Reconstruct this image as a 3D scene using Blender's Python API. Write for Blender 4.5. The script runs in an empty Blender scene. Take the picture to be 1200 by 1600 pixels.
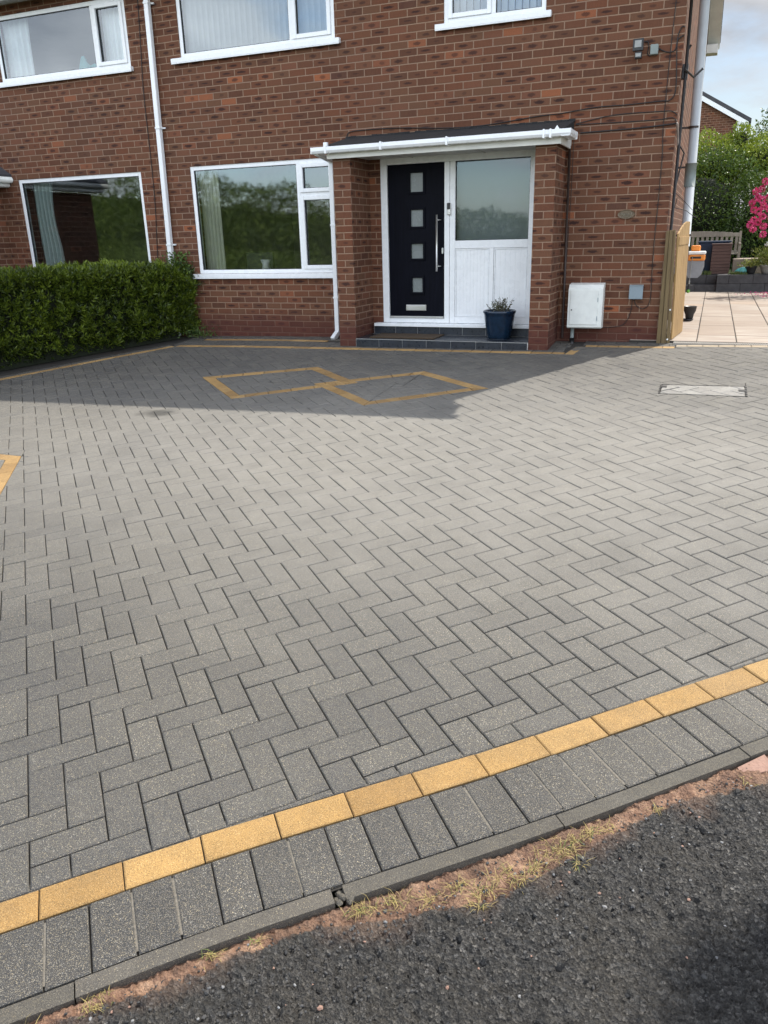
import bpy, math, random
import numpy as np
from mathutils import Vector, Matrix, noise
R_ = math.radians
random.seed(7); rng = np.random.default_rng(11)
scene = bpy.context.scene
col = scene.collection

# ------------------------------------------------------------------ camera
cam_d = bpy.data.cameras.new("camera"); cam = bpy.data.objects.new("camera", cam_d); col.objects.link(cam)
CR = np.array([[0.927, 0.375, -0.024], [0.104, -0.318, -0.942], [-0.361, 0.871, -0.333]])
U_, _, Vt = np.linalg.svd(CR); CR = U_ @ Vt
CC = np.array([0.518, -9.660, 1.203])
m = Matrix.Identity(4)
for i in range(3):
    m[i][0] = CR[0][i]; m[i][1] = -CR[1][i]; m[i][2] = -CR[2][i]; m[i][3] = CC[i]
cam.matrix_world = m
cam_d.sensor_fit = 'VERTICAL'; cam_d.sensor_height = 36; cam_d.lens = 36 * 1208.4 / 1600
cam_d.clip_start = 0.05; cam_d.clip_end = 1000
scene.camera = cam

# ------------------------------------------------------------------ sky, sun, exposure
SUN_EL, SUN_AZ = 54.0, 29.5            # azimuth clockwise from +Y
w = bpy.data.worlds.new("World"); scene.world = w; w.use_nodes = True
nt = w.node_tree; nt.nodes.clear()
def N(t, typ, **kw):
    n = t.nodes.new(typ)
    for k, v in kw.items(): setattr(n, k, v)
    return n
out = N(nt, 'ShaderNodeOutputWorld'); bg = N(nt, 'ShaderNodeBackground'); bg.inputs['Strength'].default_value = 0.15
sky = N(nt, 'ShaderNodeTexSky'); sky.sky_type = 'NISHITA'; sky.sun_disc = False
sky.sun_elevation = R_(SUN_EL); sky.sun_rotation = R_(SUN_AZ); sky.dust_density = 1.5; sky.air_density = 1.0
tc = N(nt, 'ShaderNodeTexCoord'); mp = N(nt, 'ShaderNodeMapping'); mp.inputs['Scale'].default_value = (1.0, 1.0, 2.6)
nz = N(nt, 'ShaderNodeTexNoise'); nz.inputs['Scale'].default_value = 2.6; nz.inputs['Detail'].default_value = 8; nz.inputs['Roughness'].default_value = 0.58
rp = N(nt, 'ShaderNodeValToRGB'); rp.color_ramp.elements[0].position = 0.42; rp.color_ramp.elements[1].position = 0.54
mx = N(nt, 'ShaderNodeMix'); mx.data_type = 'RGBA'
nz2 = N(nt, 'ShaderNodeTexNoise'); nz2.inputs['Scale'].default_value = 5.0; nz2.inputs['Detail'].default_value = 5
cr2 = N(nt, 'ShaderNodeValToRGB'); cr2.color_ramp.elements[0].position = .35; cr2.color_ramp.elements[1].position = .7
cr2.color_ramp.elements[0].color = (3.2, 3.4, 3.8, 1); cr2.color_ramp.elements[1].color = (7.2, 7.2, 7.3, 1)
L = nt.links.new
L(tc.outputs['Generated'], mp.inputs[0]); L(mp.outputs[0], nz.inputs['Vector']); L(nz.outputs['Fac'], rp.inputs[0])
L(mp.outputs[0], nz2.inputs['Vector']); L(nz2.outputs['Fac'], cr2.inputs[0])
L(rp.outputs[0], mx.inputs[0]); L(sky.outputs[0], mx.inputs[6]); L(cr2.outputs[0], mx.inputs[7])
sxyz = N(nt, 'ShaderNodeSeparateXYZ'); L(tc.outputs['Generated'], sxyz.inputs[0])
m1 = N(nt, 'ShaderNodeMapRange', interpolation_type='SMOOTHSTEP'); L(sxyz.outputs[2], m1.inputs[0])      # sky scaled by height, dimmer overhead than at the horizon
m1.inputs[1].default_value = .30; m1.inputs[2].default_value = .70; m1.inputs[3].default_value = .90; m1.inputs[4].default_value = .72
m2_ = N(nt, 'ShaderNodeMapRange', interpolation_type='SMOOTHSTEP'); L(sxyz.outputs[1], m2_.inputs[0])    # sky boosted behind the camera, added fill for the shaded front wall
m2_.inputs[1].default_value = .3; m2_.inputs[2].default_value = -.5; m2_.inputs[3].default_value = .75; m2_.inputs[4].default_value = 3.1
mm = N(nt, 'ShaderNodeMath', operation='MULTIPLY'); L(m1.outputs[0], mm.inputs[0]); L(m2_.outputs[0], mm.inputs[1])
vm = N(nt, 'ShaderNodeVectorMath', operation='SCALE'); L(mx.outputs[2], vm.inputs[0]); L(mm.outputs[0], vm.inputs['Scale'])
L(vm.outputs[0], bg.inputs[0]); L(bg.outputs[0], out.inputs[0])

sd = bpy.data.lights.new("sun", 'SUN'); sun = bpy.data.objects.new("sun", sd); col.objects.link(sun)
sd.energy = 5.0; sd.angle = R_(0.53); sd.color = (1.0, 0.945, 0.86)
sv = Vector((math.sin(R_(SUN_AZ)) * math.cos(R_(SUN_EL)), math.cos(R_(SUN_AZ)) * math.cos(R_(SUN_EL)), math.sin(R_(SUN_EL))))
sun.rotation_euler = sv.to_track_quat('Z', 'Y').to_euler()
scene.view_settings.view_transform = 'Standard'; scene.view_settings.look = 'None'
scene.view_settings.exposure = 0.40; scene.view_settings.gamma = 1

# ------------------------------------------------------------------ terrain height of the drive
def G(X, Y):
    c = .011 + .0125 * min(max(0, -X), 5.0)
    s = min(max(1 + Y / 4.5, 0), 1); s = s * s * (3 - 2 * s)
    return -0.02395 + 0.019415 * X + 0.0673 * max(Y, -14) + c * s

# ------------------------------------------------------------------ mesh helpers
class MB:
    def __init__(s): s.v = []; s.f = []; s.m = []; s.a = []
    def poly(s, pts, mi=0, a=0.0):
        b = len(s.v); s.v.extend([tuple(p) for p in pts]); s.f.append(tuple(range(b, b + len(pts)))); s.m.append(mi); s.a.append(a)
    def box(s, x0, x1, y0, y1, z0, z1, mi=0, a=0.0):
        b = len(s.v)
        s.v += [(x0, y0, z0), (x1, y0, z0), (x1, y1, z0), (x0, y1, z0), (x0, y0, z1), (x1, y0, z1), (x1, y1, z1), (x0, y1, z1)]
        for q in ((0, 3, 2, 1), (4, 5, 6, 7), (0, 1, 5, 4), (1, 2, 6, 5), (2, 3, 7, 6), (3, 0, 4, 7)):
            s.f.append(tuple(b + i for i in q)); s.m.append(mi); s.a.append(a)
    def obox(s, p, q, wd, z0, z1, mi=0, a=0.0):
        """box along a plan line p-q, width wd centred, between heights"""
        p = Vector(p[:2]); q = Vector(q[:2]); d = (q - p).normalized(); n = Vector((-d.y, d.x)) * wd / 2
        c = [p - n, q - n, q + n, p + n]; b = len(s.v)
        s.v += [(k.x, k.y, z0) for k in c] + [(k.x, k.y, z1) for k in c]
        for t in ((0, 3, 2, 1), (4, 5, 6, 7), (0, 1, 5, 4), (1, 2, 6, 5), (2, 3, 7, 6), (3, 0, 4, 7)):
            s.f.append(tuple(b + i for i in t)); s.m.append(mi); s.a.append(a)
    def bar(s, p, q, wx, wy, mi=0):
        """square bar between two 3-D points"""
        p = Vector(p); q = Vector(q); d = (q - p).normalized()
        up = Vector((0, 0, 1)) if abs(d.z) < .9 else Vector((0, 1, 0))
        a = d.cross(up).normalized(); c = d.cross(a).normalized(); a *= wx / 2; c *= wy / 2; b = len(s.v)
        for e in (p, q): s.v += [tuple(e - a - c), tuple(e + a - c), tuple(e + a + c), tuple(e - a + c)]
        for t in ((0, 3, 2, 1), (4, 5, 6, 7), (0, 1, 5, 4), (1, 2, 6, 5), (2, 3, 7, 6), (3, 0, 4, 7)):
            s.f.append(tuple(b + i for i in t)); s.m.append(mi); s.a.append(0)
    def tube(s, pts, r, n=8, mi=0, cap=True):
        pts = [Vector(p) for p in pts]; b = len(s.v); k = len(pts); ref = None
        for i, p in enumerate(pts):
            d = (pts[min(i + 1, k - 1)] - pts[max(i - 1, 0)]).normalized()
            if ref is None: ref = Vector((0, 0, 1)) if abs(d.z) < .9 else Vector((1, 0, 0))
            a = d.cross(ref).normalized(); ref = a.cross(d).normalized()
            rr = r[i] if isinstance(r, (list, tuple)) else r
            for j in range(n):
                t = 2 * math.pi * j / n; s.v.append(tuple(p + (a * math.cos(t) + ref * math.sin(t)) * rr))
        for i in range(k - 1):
            for j in range(n):
                j2 = (j + 1) % n; s.f.append((b + i * n + j, b + i * n + j2, b + (i + 1) * n + j2, b + (i + 1) * n + j)); s.m.append(mi); s.a.append(0)
        if cap:
            s.f.append(tuple(b + j for j in range(n))); s.f.append(tuple(b + (k - 1) * n + j for j in reversed(range(n)))); s.m += [mi, mi]; s.a += [0, 0]
    def lathe(s, prof, cx=0, cy=0, n=28, mi=0, sx=1, sy=1):
        b = len(s.v)
        for r, z in prof:
            for j in range(n):
                t = 2 * math.pi * j / n; s.v.append((cx + r * math.cos(t) * sx, cy + r * math.sin(t) * sy, z))
        for i in range(len(prof) - 1):
            for j in range(n):
                j2 = (j + 1) % n; s.f.append((b + i * n + j, b + i * n + j2, b + (i + 1) * n + j2, b + (i + 1) * n + j)); s.m.append(mi); s.a.append(0)
    def build(s, name, mats, parent=None, smooth=False, bevel=0, attr=None, loc=None):
        me = bpy.data.meshes.new(name); me.from_pydata(s.v, [], s.f)
        if not isinstance(mats, (list, tuple)): mats = [mats]
        for q in mats: me.materials.append(q)
        if len(mats) > 1: me.polygons.foreach_set('material_index', s.m)
        if smooth: me.polygons.foreach_set('use_smooth', [True] * len(me.polygons))
        if attr:
            at = me.attributes.new(attr, 'FLOAT', 'FACE'); at.data.foreach_set('value', s.a)
        me.update()
        o = bpy.data.objects.new(name, me); col.objects.link(o)
        if parent is not None: o.parent = parent; o.matrix_parent_inverse = Matrix.Translation(-Vector(parent.location)) if parent.type == 'EMPTY' and parent.parent is None else Matrix.Identity(4)
        if loc is not None: o.location = loc
        if bevel:
            bm_ = o.modifiers.new('bevel', 'BEVEL'); bm_.width = bevel; bm_.segments = 2; bm_.limit_method = 'ANGLE'; bm_.angle_limit = R_(50)
        return o
def tag(o, label=None, cat=None, group=None, kind=None):
    if label: o['label'] = label
    if cat: o['category'] = cat
    if group: o['group'] = group
    if kind: o['kind'] = kind
    return o
def thing(name, label, cat, loc, group=None):
    o = bpy.data.objects.new(name, None); col.objects.link(o); o.location = loc; o.empty_display_size = .1
    return tag(o, label, cat, group)

# ------------------------------------------------------------------ materials
def newmat(name):
    m_ = bpy.data.materials.new(name); m_.use_nodes = True; t = m_.node_tree; b = t.nodes['Principled BSDF']; return m_, t, b
def V4(c): return (c[0], c[1], c[2], 1)
def math_(t, op, a, b=None, c=None, clamp=False):
    n = N(t, 'ShaderNodeMath', operation=op); n.use_clamp = clamp
    for i, x in enumerate((a, b, c)):
        if x is None: continue
        if isinstance(x, (int, float)): n.inputs[i].default_value = x
        else: t.links.new(x, n.inputs[i])
    return n.outputs[0]
def mixc(t, f, a, b, mode='MIX'):
    n = N(t, 'ShaderNodeMix', data_type='RGBA', blend_type=mode)
    for i, x in ((0, f), (6, a), (7, b)):
        if isinstance(x, (int, float)): n.inputs[i].default_value = x
        elif isinstance(x, tuple): n.inputs[i].default_value = V4(x)
        else: t.links.new(x, n.inputs[i])
    return n.outputs[2]
def ramp(t, x, stops):
    n = N(t, 'ShaderNodeValToRGB'); e = n.color_ramp.elements
    while len(e) < len(stops): e.new(.5)
    for k, (p, c) in enumerate(stops):
        e[k].position = p; e[k].color = V4(c) if isinstance(c, tuple) else (c, c, c, 1)
    t.links.new(x, n.inputs[0]); return n.outputs[0]
def noise_(t, scale, det=4, rough=.55, vec=None, out_='Fac'):
    n = N(t, 'ShaderNodeTexNoise'); n.inputs['Scale'].default_value = scale; n.inputs['Detail'].default_value = det; n.inputs['Roughness'].default_value = rough
    if vec is None: vec = pos(t)
    t.links.new(vec, n.inputs['Vector']); return n.outputs[out_]
def pos(t):
    g = N(t, 'ShaderNodeNewGeometry'); return g.outputs['Position']
def bump(t, b, h, dist, strength=1.0):
    n = N(t, 'ShaderNodeBump'); n.inputs['Distance'].default_value = dist; n.inputs['Strength'].default_value = strength
    t.links.new(h, n.inputs['Height']); t.links.new(n.outputs[0], b.inputs['Normal']); return n
def simple(name, c, rough=.5, metal=0, var=.12, scale=12, bumpd=0, bscale=60, spec=.5):
    m_, t, b = newmat(name); b.inputs['Roughness'].default_value = rough; b.inputs['Metallic'].default_value = metal
    b.inputs['Specular IOR Level'].default_value = spec
    f = noise_(t, scale, 5, .6)
    c1 = tuple(x * (1 - var) for x in c); c2 = tuple(min(1, x * (1 + var)) for x in c)
    t.links.new(ramp(t, f, [(.3, c1), (.7, c2)]), b.inputs['Base Color'])
    t.links.new(ramp(t, noise_(t, scale * 2.3, 4), [(.3, max(0, rough - .08)), (.75, min(1, rough + .1))]), b.inputs['Roughness'])
    if bumpd: bump(t, b, noise_(t, bscale, 4), bumpd)
    return m_

def brick_mat(name, offu=0.0, dark=1.0, seed=0.0):
    m_, t, b = newmat(name)
    g = N(t, 'ShaderNodeNewGeometry'); sp = N(t, 'ShaderNodeSeparateXYZ'); t.links.new(g.outputs['Position'], sp.inputs[0])
    sn = N(t, 'ShaderNodeSeparateXYZ'); t.links.new(g.outputs['True Normal'], sn.inputs[0])
    side = math_(t, 'GREATER_THAN', math_(t, 'ABSOLUTE', sn.outputs[0]), .7)
    ux = math_(t, 'ADD', sp.outputs[0], offu)
    u0 = math_(t, 'ADD', math_(t, 'MULTIPLY', ux, math_(t, 'SUBTRACT', 1, side)), math_(t, 'MULTIPLY', math_(t, 'ADD', sp.outputs[1], .1125), side))
    wob = math_(t, 'MULTIPLY', math_(t, 'SUBTRACT', noise_(t, 3.0, 2), .5), .006)
    wz = math_(t, 'MULTIPLY', math_(t, 'SUBTRACT', noise_(t, 2.1, 2), .5), .010)
    z = math_(t, 'ADD', sp.outputs[2], wz)
    zr = math_(t, 'DIVIDE', z, .080); row = math_(t, 'FLOOR', zr); fz = math_(t, 'SUBTRACT', zr, row)
    par = math_(t, 'MODULO', math_(t, 'ADD', row, 100), 2)
    jit = N(t, 'ShaderNodeTexWhiteNoise', noise_dimensions='1D'); t.links.new(math_(t, 'ADD', row, seed), jit.inputs['W'])
    uj = math_(t, 'ADD', math_(t, 'ADD', u0, wob), math_(t, 'MULTIPLY', math_(t, 'SUBTRACT', jit.outputs['Value'], .5), .012))
    ur = math_(t, 'ADD', math_(t, 'DIVIDE', uj, .225), math_(t, 'MULTIPLY', par, .5)); cu = math_(t, 'FLOOR', ur); fu = math_(t, 'SUBTRACT', ur, cu)
    cv = N(t, 'ShaderNodeCombineXYZ'); t.links.new(cu, cv.inputs[0]); t.links.new(row, cv.inputs[1]); t.links.new(math_(t, 'ADD', side, seed), cv.inputs[2])
    wn = N(t, 'ShaderNodeTexWhiteNoise', noise_dimensions='3D'); t.links.new(cv.outputs[0], wn.inputs['Vector'])
    wc = N(t, 'ShaderNodeSeparateColor'); t.links.new(wn.outputs['Color'], wc.inputs[0])
    # distance to brick edge in metres, softened by noise for worn arrises
    eu = math_(t, 'MULTIPLY', math_(t, 'MINIMUM', fu, math_(t, 'SUBTRACT', 1, fu)), .225)
    ez = math_(t, 'MULTIPLY', math_(t, 'MINIMUM', fz, math_(t, 'SUBTRACT', 1, fz)), .080)
    e = math_(t, 'ADD', math_(t, 'MINIMUM', eu, ez), math_(t, 'MULTIPLY', math_(t, 'SUBTRACT', noise_(t, 60, 3), .5), .005))
    mr = N(t, 'ShaderNodeMapRange', interpolation_type='SMOOTHSTEP'); t.links.new(e, mr.inputs[0])
    mr.inputs[1].default_value = .0040; mr.inputs[2].default_value = .0075
    mask = mr.outputs[0]
    base = ramp(t, wc.outputs[0], [(0.0, (.090, .034, .018)), (.25, (.140, .052, .026)), (.5, (.170, .060, .028)), (.75, (.150, .070, .036)), (.95, (.205, .075, .040)), (.985, (.38, .125, .050)), (1.0, (.085, .036, .024))])
    big = noise_(t, 1.1, 4, .6)
    base = mixc(t, ramp(t, big, [(.35, 0.0), (.7, .50)]), base, (.145, .078, .046))
    streak = N(t, 'ShaderNodeMapping'); streak.inputs['Scale'].default_value = (55, 55, 9); t.links.new(g.outputs['Position'], streak.inputs[0])
    st = noise_(t, 1.0, 4, .6, vec=streak.outputs[0])
    base = mixc(t, ramp(t, st, [(.35, 0.0), (.75, .42)]), base, mixc(t, .5, base, (.24, .115, .058)))
    gr = noise_(t, 150, 4, .7)
    base = mixc(t, ramp(t, gr, [(.34, .55), (.52, 0.0)]), base, (.075, .036, .026))
    # dark kiss mark in the middle of some bricks
    du = math_(t, 'DIVIDE', math_(t, 'ADD', math_(t, 'SUBTRACT', fu, .5), math_(t, 'MULTIPLY', math_(t, 'SUBTRACT', wc.outputs[2], .5), .12)), math_(t, 'ADD', .12, math_(t, 'MULTIPLY', wc.outputs[2], .16)))
    dz = math_(t, 'DIVIDE', math_(t, 'SUBTRACT', fz, .5), math_(t, 'ADD', .10, math_(t, 'MULTIPLY', wc.outputs[0], .16)))
    dd = math_(t, 'SQRT', math_(t, 'ADD', math_(t, 'MULTIPLY', du, du), math_(t, 'MULTIPLY', dz, dz)))
    dd = math_(t, 'ADD', dd, math_(t, 'MULTIPLY', math_(t, 'SUBTRACT', noise_(t, 45, 3), .5), 1.3))
    m2 = N(t, 'ShaderNodeMapRange', interpolation_type='SMOOTHSTEP'); t.links.new(dd, m2.inputs[0])
    m2.inputs[1].default_value = .65; m2.inputs[2].default_value = 1.25; m2.inputs[3].default_value = 1; m2.inputs[4].default_value = 0
    has = math_(t, 'MULTIPLY', math_(t, 'GREATER_THAN', wc.outputs[1], .46), math_(t, 'ADD', .35, math_(t, 'MULTIPLY', wc.outputs[2], .55)))
    base = mixc(t, math_(t, 'MULTIPLY', m2.outputs[0], has), base, (.032, .014, .012))
    mortar = mixc(t, noise_(t, 25, 4), (.27, .170, .105), (.39, .265, .175))
    mortar = mixc(t, ramp(t, noise_(t, .9, 3), [(.4, 0.0), (.62, .55)]), mortar, (.26, .175, .13))
    colr = mixc(t, mask, mortar, base)
    # damp, dirty base courses
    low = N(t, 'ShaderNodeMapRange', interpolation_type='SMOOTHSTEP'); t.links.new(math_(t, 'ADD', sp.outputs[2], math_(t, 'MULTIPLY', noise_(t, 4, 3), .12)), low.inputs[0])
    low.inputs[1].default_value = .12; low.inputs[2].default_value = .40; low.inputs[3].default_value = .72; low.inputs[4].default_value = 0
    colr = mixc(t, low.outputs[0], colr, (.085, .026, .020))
    colr = mixc(t, 1.0, colr, (.82, .80, .82), 'MULTIPLY')
    if dark != 1: colr = mixc(t, 1.0, colr, (dark, dark, dark), 'MULTIPLY')
    t.links.new(colr, b.inputs['Base Color']); b.inputs['Roughness'].default_value = .88; b.inputs['Specular IOR Level'].default_value = .3
    h = math_(t, 'ADD', mask, math_(t, 'MULTIPLY', noise_(t, 120, 4, .65), .25))
    h = math_(t, 'ADD', h, math_(t, 'MULTIPLY', wc.outputs[2], .3))
    bump(t, b, h, .005, .9)
    return m_

def block_mat(name, dark, light, chip=(.5, .48, .43), chipamt=.5, sheen_and_stain=False, rough=.68, sheen=.0):
    m_, t, b = newmat(name); P = pos(t)
    at = N(t, 'ShaderNodeAttribute', attribute_name='rnd')
    base = mixc(t, at.outputs['Fac'], dark, light)
    patch = noise_(t, .55, 4, .6)
    base = mixc(t, ramp(t, patch, [(.38, 0.0), (.66, .38)]), base, mixc(t, .5, base, (.21, .19, .15)))
    mid = noise_(t, 9, 5, .65)
    base = mixc(t, ramp(t, mid, [(.3, .45), (.62, 0.0)]), base, mixc(t, .6, base, (.03, .03, .03)))
    g1 = noise_(t, 330, 3, .7)
    base = mixc(t, ramp(t, g1, [(.38, .85), (.52, 0.0)]), base, mixc(t, .75, base, (.015, .015, .015)))
    vo = N(t, 'ShaderNodeTexVoronoi'); vo.inputs['Scale'].default_value = 215; t.links.new(P, vo.inputs['Vector'])
    vc = N(t, 'ShaderNodeSeparateColor'); t.links.new(vo.outputs['Color'], vc.inputs[0])
    sz = math_(t, 'MULTIPLY', vc.outputs[0], .42)
    chipm = math_(t, 'MULTIPLY', math_(t, 'LESS_THAN', vo.outputs['Distance'], sz), math_(t, 'GREATER_THAN', vc.outputs[1], .62))
    g2 = noise_(t, 400, 2, .6)
    fine = ramp(t, g2, [(.53, 0.0), (.64, .9)])
    cm = math_(t, 'MAXIMUM', math_(t, 'MULTIPLY', chipm, math_(t, 'MULTIPLY', chipamt, math_(t, 'ADD', .45, math_(t, 'MULTIPLY', at.outputs['Fac'], .75)))), math_(t, 'MULTIPLY', fine, chipamt * .75))
    cc = mixc(t, vc.outputs[2], chip, tuple(min(1, x * y) for x, y in zip(chip, (1.15, 1.0, .72))))
    colr = mixc(t, cm, base, cc)
    if sheen_and_stain:
        # paler sandy patch on the middle of the drive, sheen painted into the colour
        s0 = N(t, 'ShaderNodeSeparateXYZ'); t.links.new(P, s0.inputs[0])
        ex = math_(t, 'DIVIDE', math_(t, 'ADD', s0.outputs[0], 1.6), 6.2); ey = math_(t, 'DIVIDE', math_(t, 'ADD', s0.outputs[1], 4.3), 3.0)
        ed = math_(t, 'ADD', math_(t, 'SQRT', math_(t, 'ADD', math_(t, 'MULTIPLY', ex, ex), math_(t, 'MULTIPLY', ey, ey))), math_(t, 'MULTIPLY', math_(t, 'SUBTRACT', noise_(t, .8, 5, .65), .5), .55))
        sheen_patch = ramp(t, ed, [(.30, .50), (1.2, 0.0)])
        colr = mixc(t, math_(t, 'MULTIPLY', sheen_patch, math_(t, 'ADD', .55, noise_(t, 6, 4))), colr, (.27, .256, .225))
        # one oil stain with its own outline
        sp = N(t, 'ShaderNodeSeparateXYZ'); t.links.new(P, sp.inputs[0])
        dx = math_(t, 'DIVIDE', math_(t, 'SUBTRACT', sp.outputs[0], -4.34), .26); dy = math_(t, 'DIVIDE', math_(t, 'SUBTRACT', sp.outputs[1], -3.62), .16)
        d = math_(t, 'SQRT', math_(t, 'ADD', math_(t, 'MULTIPLY', dx, dx), math_(t, 'MULTIPLY', dy, dy)))
        d = math_(t, 'ADD', d, math_(t, 'MULTIPLY', math_(t, 'SUBTRACT', noise_(t, 7, 4), .5), 1.4))
        colr = mixc(t, ramp(t, d, [(.35, .72), (1.05, 0.0)]), colr, (.035, .034, .03))
    t.links.new(colr, b.inputs['Base Color'])
    t.links.new(ramp(t, noise_(t, 3.3, 4), [(.3, rough - .12), (.7, rough + .12)]), b.inputs['Roughness'])
    b.inputs['Specular IOR Level'].default_value = .42; b.inputs['Sheen Weight'].default_value = sheen; b.inputs['Sheen Roughness'].default_value = .35; b.inputs['Sheen Tint'].default_value = (1, .96, .88, 1)
    h = math_(t, 'ADD', math_(t, 'MULTIPLY', noise_(t, 330, 3, .7), 1.0), math_(t, 'MULTIPLY', noise_(t, 60, 3, .6), .7))
    bump(t, b, h, .0018, .9)
    return m_

def leaf_mat(name, c1, c2, trans=.25, rough=.4):
    m_, t, b = newmat(name)
    at = N(t, 'ShaderNodeAttribute', attribute_name='rnd')
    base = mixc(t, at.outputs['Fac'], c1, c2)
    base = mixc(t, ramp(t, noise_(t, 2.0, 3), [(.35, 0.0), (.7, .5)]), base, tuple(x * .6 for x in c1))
    t.links.new(base, b.inputs['Base Color']); b.inputs['Roughness'].default_value = rough; b.inputs['Specular IOR Level'].default_value = .4
    tr = N(t, 'ShaderNodeBsdfTranslucent'); ms = N(t, 'ShaderNodeMixShader'); ms.inputs[0].default_value = trans
    t.links.new(mixc(t, .5, base, (.16, .24, .02)), tr.inputs[0])
    o = t.nodes['Material Output']; t.links.new(b.outputs[0], ms.inputs[1]); t.links.new(tr.outputs[0], ms.inputs[2]); t.links.new(ms.outputs[0], o.inputs[0])
    return m_

def glass_mat(name, tint=(.86, .90, .90), gain=1.6, rough=0.03):
    m_, t, b = newmat(name); t.nodes.remove(b)
    tr = N(t, 'ShaderNodeBsdfTransparent'); tr.inputs[0].default_value = V4(tint)
    gl = N(t, 'ShaderNodeBsdfGlossy'); gl.inputs['Roughness'].default_value = rough; gl.inputs[0].default_value = (.84, .93, 1, 1)
    fr = N(t, 'ShaderNodeFresnel'); fr.inputs[0].default_value = 1.52
    bp = N(t, 'ShaderNodeBump'); bp.inputs['Distance'].default_value = .004; bp.inputs['Strength'].default_value = .25; t.links.new(noise_(t, 1.6, 2), bp.inputs['Height'])
    t.links.new(bp.outputs[0], gl.inputs['Normal'])
    f = math_(t, 'MULTIPLY', fr.outputs[0], gain, clamp=True)
    ms = N(t, 'ShaderNodeMixShader'); t.links.new(f, ms.inputs[0]); t.links.new(tr.outputs[0], ms.inputs[1]); t.links.new(gl.outputs[0], ms.inputs[2])
    t.links.new(ms.outputs[0], t.nodes['Material Output'].inputs[0]); return m_

def wood_mat(name, c1, c2, vert=True, scale=1.0):
    m_, t, b = newmat(name); mpn = N(t, 'ShaderNodeMapping'); mpn.inputs['Scale'].default_value = (70 * scale, 70 * scale, 3 * scale) if vert else (3 * scale, 60 * scale, 60 * scale)
    t.links.new(pos(t), mpn.inputs[0]); f = noise_(t, 1.0, 5, .6, vec=mpn.outputs[0])
    base = mixc(t, ramp(t, f, [(.32, 0.0), (.68, 1.0)]), c1, c2)
    base = mixc(t, ramp(t, noise_(t, 2.5, 4), [(.4, 0.0), (.7, .35)]), base, tuple(x * .55 for x in c1))
    t.links.new(base, b.inputs['Base Color']); b.inputs['Roughness'].default_value = .75; bump(t, b, f, .002, .6); return m_

M = {}
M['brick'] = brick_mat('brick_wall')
M['brick_pier_l'] = brick_mat('brick_pier_left', offu=3.79, seed=5.3)
M['brick_pier_r'] = brick_mat('brick_pier_right', offu=1.378, seed=9.1)
M['brick_nb'] = brick_mat('brick_neighbour', offu=.05, seed=17.7)
M['brick_far'] = brick_mat('brick_far', offu=.03, seed=27.7)
M['paver'] = block_mat('grey_paver', (.046, .047, .050), (.070, .069, .066), chip=(.40, .38, .33), chipamt=.75, sheen_and_stain=True)
M['gold'] = block_mat('gold_paver', (.29, .160, .045), (.45, .27, .090), chip=(.62, .46, .24), chipamt=.6, rough=.85, sheen=.0)
M['charcoal'] = block_mat('charcoal_paver', (.026, .027, .030), (.042, .042, .043), chip=(.42, .40, .35), chipamt=.72)
M['cover_fill'] = block_mat('pale_paver', (.22, .215, .205), (.28, .275, .26), chip=(.55, .52, .46), chipamt=.6)
M['sand'] = simple('washed_sand', (.15, .135, .11), .95, var=.35, scale=120, bumpd=.002, bscale=300)
M['kerb'] = block_mat('kerb_concrete', (.070, .064, .054), (.092, .083, .071), chip=(.34, .32, .27), chipamt=.45, rough=.85)
M['tan'] = block_mat('tan_paver', (.36, .28, .18), (.44, .35, .24), chip=(.5, .42, .3), chipamt=.3)
M['joint'] = simple('joint_sand', (.030, .026, .021), .95, var=.3, scale=40, bumpd=.004, bscale=200)
M['upvc'] = simple('white_upvc', (.78, .80, .81), .28, var=.03, scale=4)
M['upvc_old'] = simple('aged_upvc', (.66, .66, .62), .38, var=.10, scale=5)
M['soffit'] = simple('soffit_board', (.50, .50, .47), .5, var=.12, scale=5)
M['gasket'] = simple('black_gasket', (.02, .02, .022), .5)
M['glass'] = glass_mat('window_glass', gain=3.6)
M['glass_side'] = glass_mat('side_light_glass', gain=1.9)
M['glass_up'] = glass_mat('upper_glass', gain=2.6)
M['frost'] = simple('obscured_glass', (.17, .19, .19), .25, var=.08, scale=3)
M['door'] = wood_mat('door_skin', (.0025, .003, .006), (.0045, .005, .010), True, 1.0); 
M['door'].node_tree.nodes['Principled BSDF'].inputs['Roughness'].default_value = .50; M['door'].node_tree.nodes['Principled BSDF'].inputs['Specular IOR Level'].default_value = .07
M['steel'] = simple('brushed_steel', (.58, .58, .56), .35, metal=.8, var=.0, scale=1)
M['plastic_grey'] = simple('grey_plastic', (.20, .25, .28), .45, var=.06)
M['plastic_lgrey'] = simple('light_grey_plastic', (.19, .225, .215), .45, var=.06)
M['black'] = simple('black_plastic', (.015, .015, .016), .45)
M['cable'] = simple('black_cable', (.012, .010, .010), .6)
M['cable_br'] = simple('brown_cable', (.035, .022, .018), .6)
M['meter'] = simple('meter_box_paint', (.70, .72, .68), .45, var=.08, scale=9)
M['tile_dark'] = simple('slate_step_tile', (.018, .022, .030), .32, var=.35, scale=14, bumpd=.001, bscale=30)
M['grout'] = simple('grey_grout', (.42, .42, .40), .9)
M['roof'] = simple('roof_felt', (.014, .014, .015), .85, var=.3, scale=8, bumpd=.004, bscale=20)
M['rooftile'] = simple('roof_tile', (.050, .050, .056), .8, var=.3, scale=5, bumpd=.003, bscale=30)
M['interior'] = simple('interior_plaster', (.22, .20, .17), .9)
M['int_dark'] = simple('interior_floor', (.06, .045, .035), .8)
M['curtain'] = simple('pale_curtain', (.84, .87, .88), .9, var=.05)
M['curtain_g'] = simple('sage_curtain', (.55, .66, .63), .9, var=.08)
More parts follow.
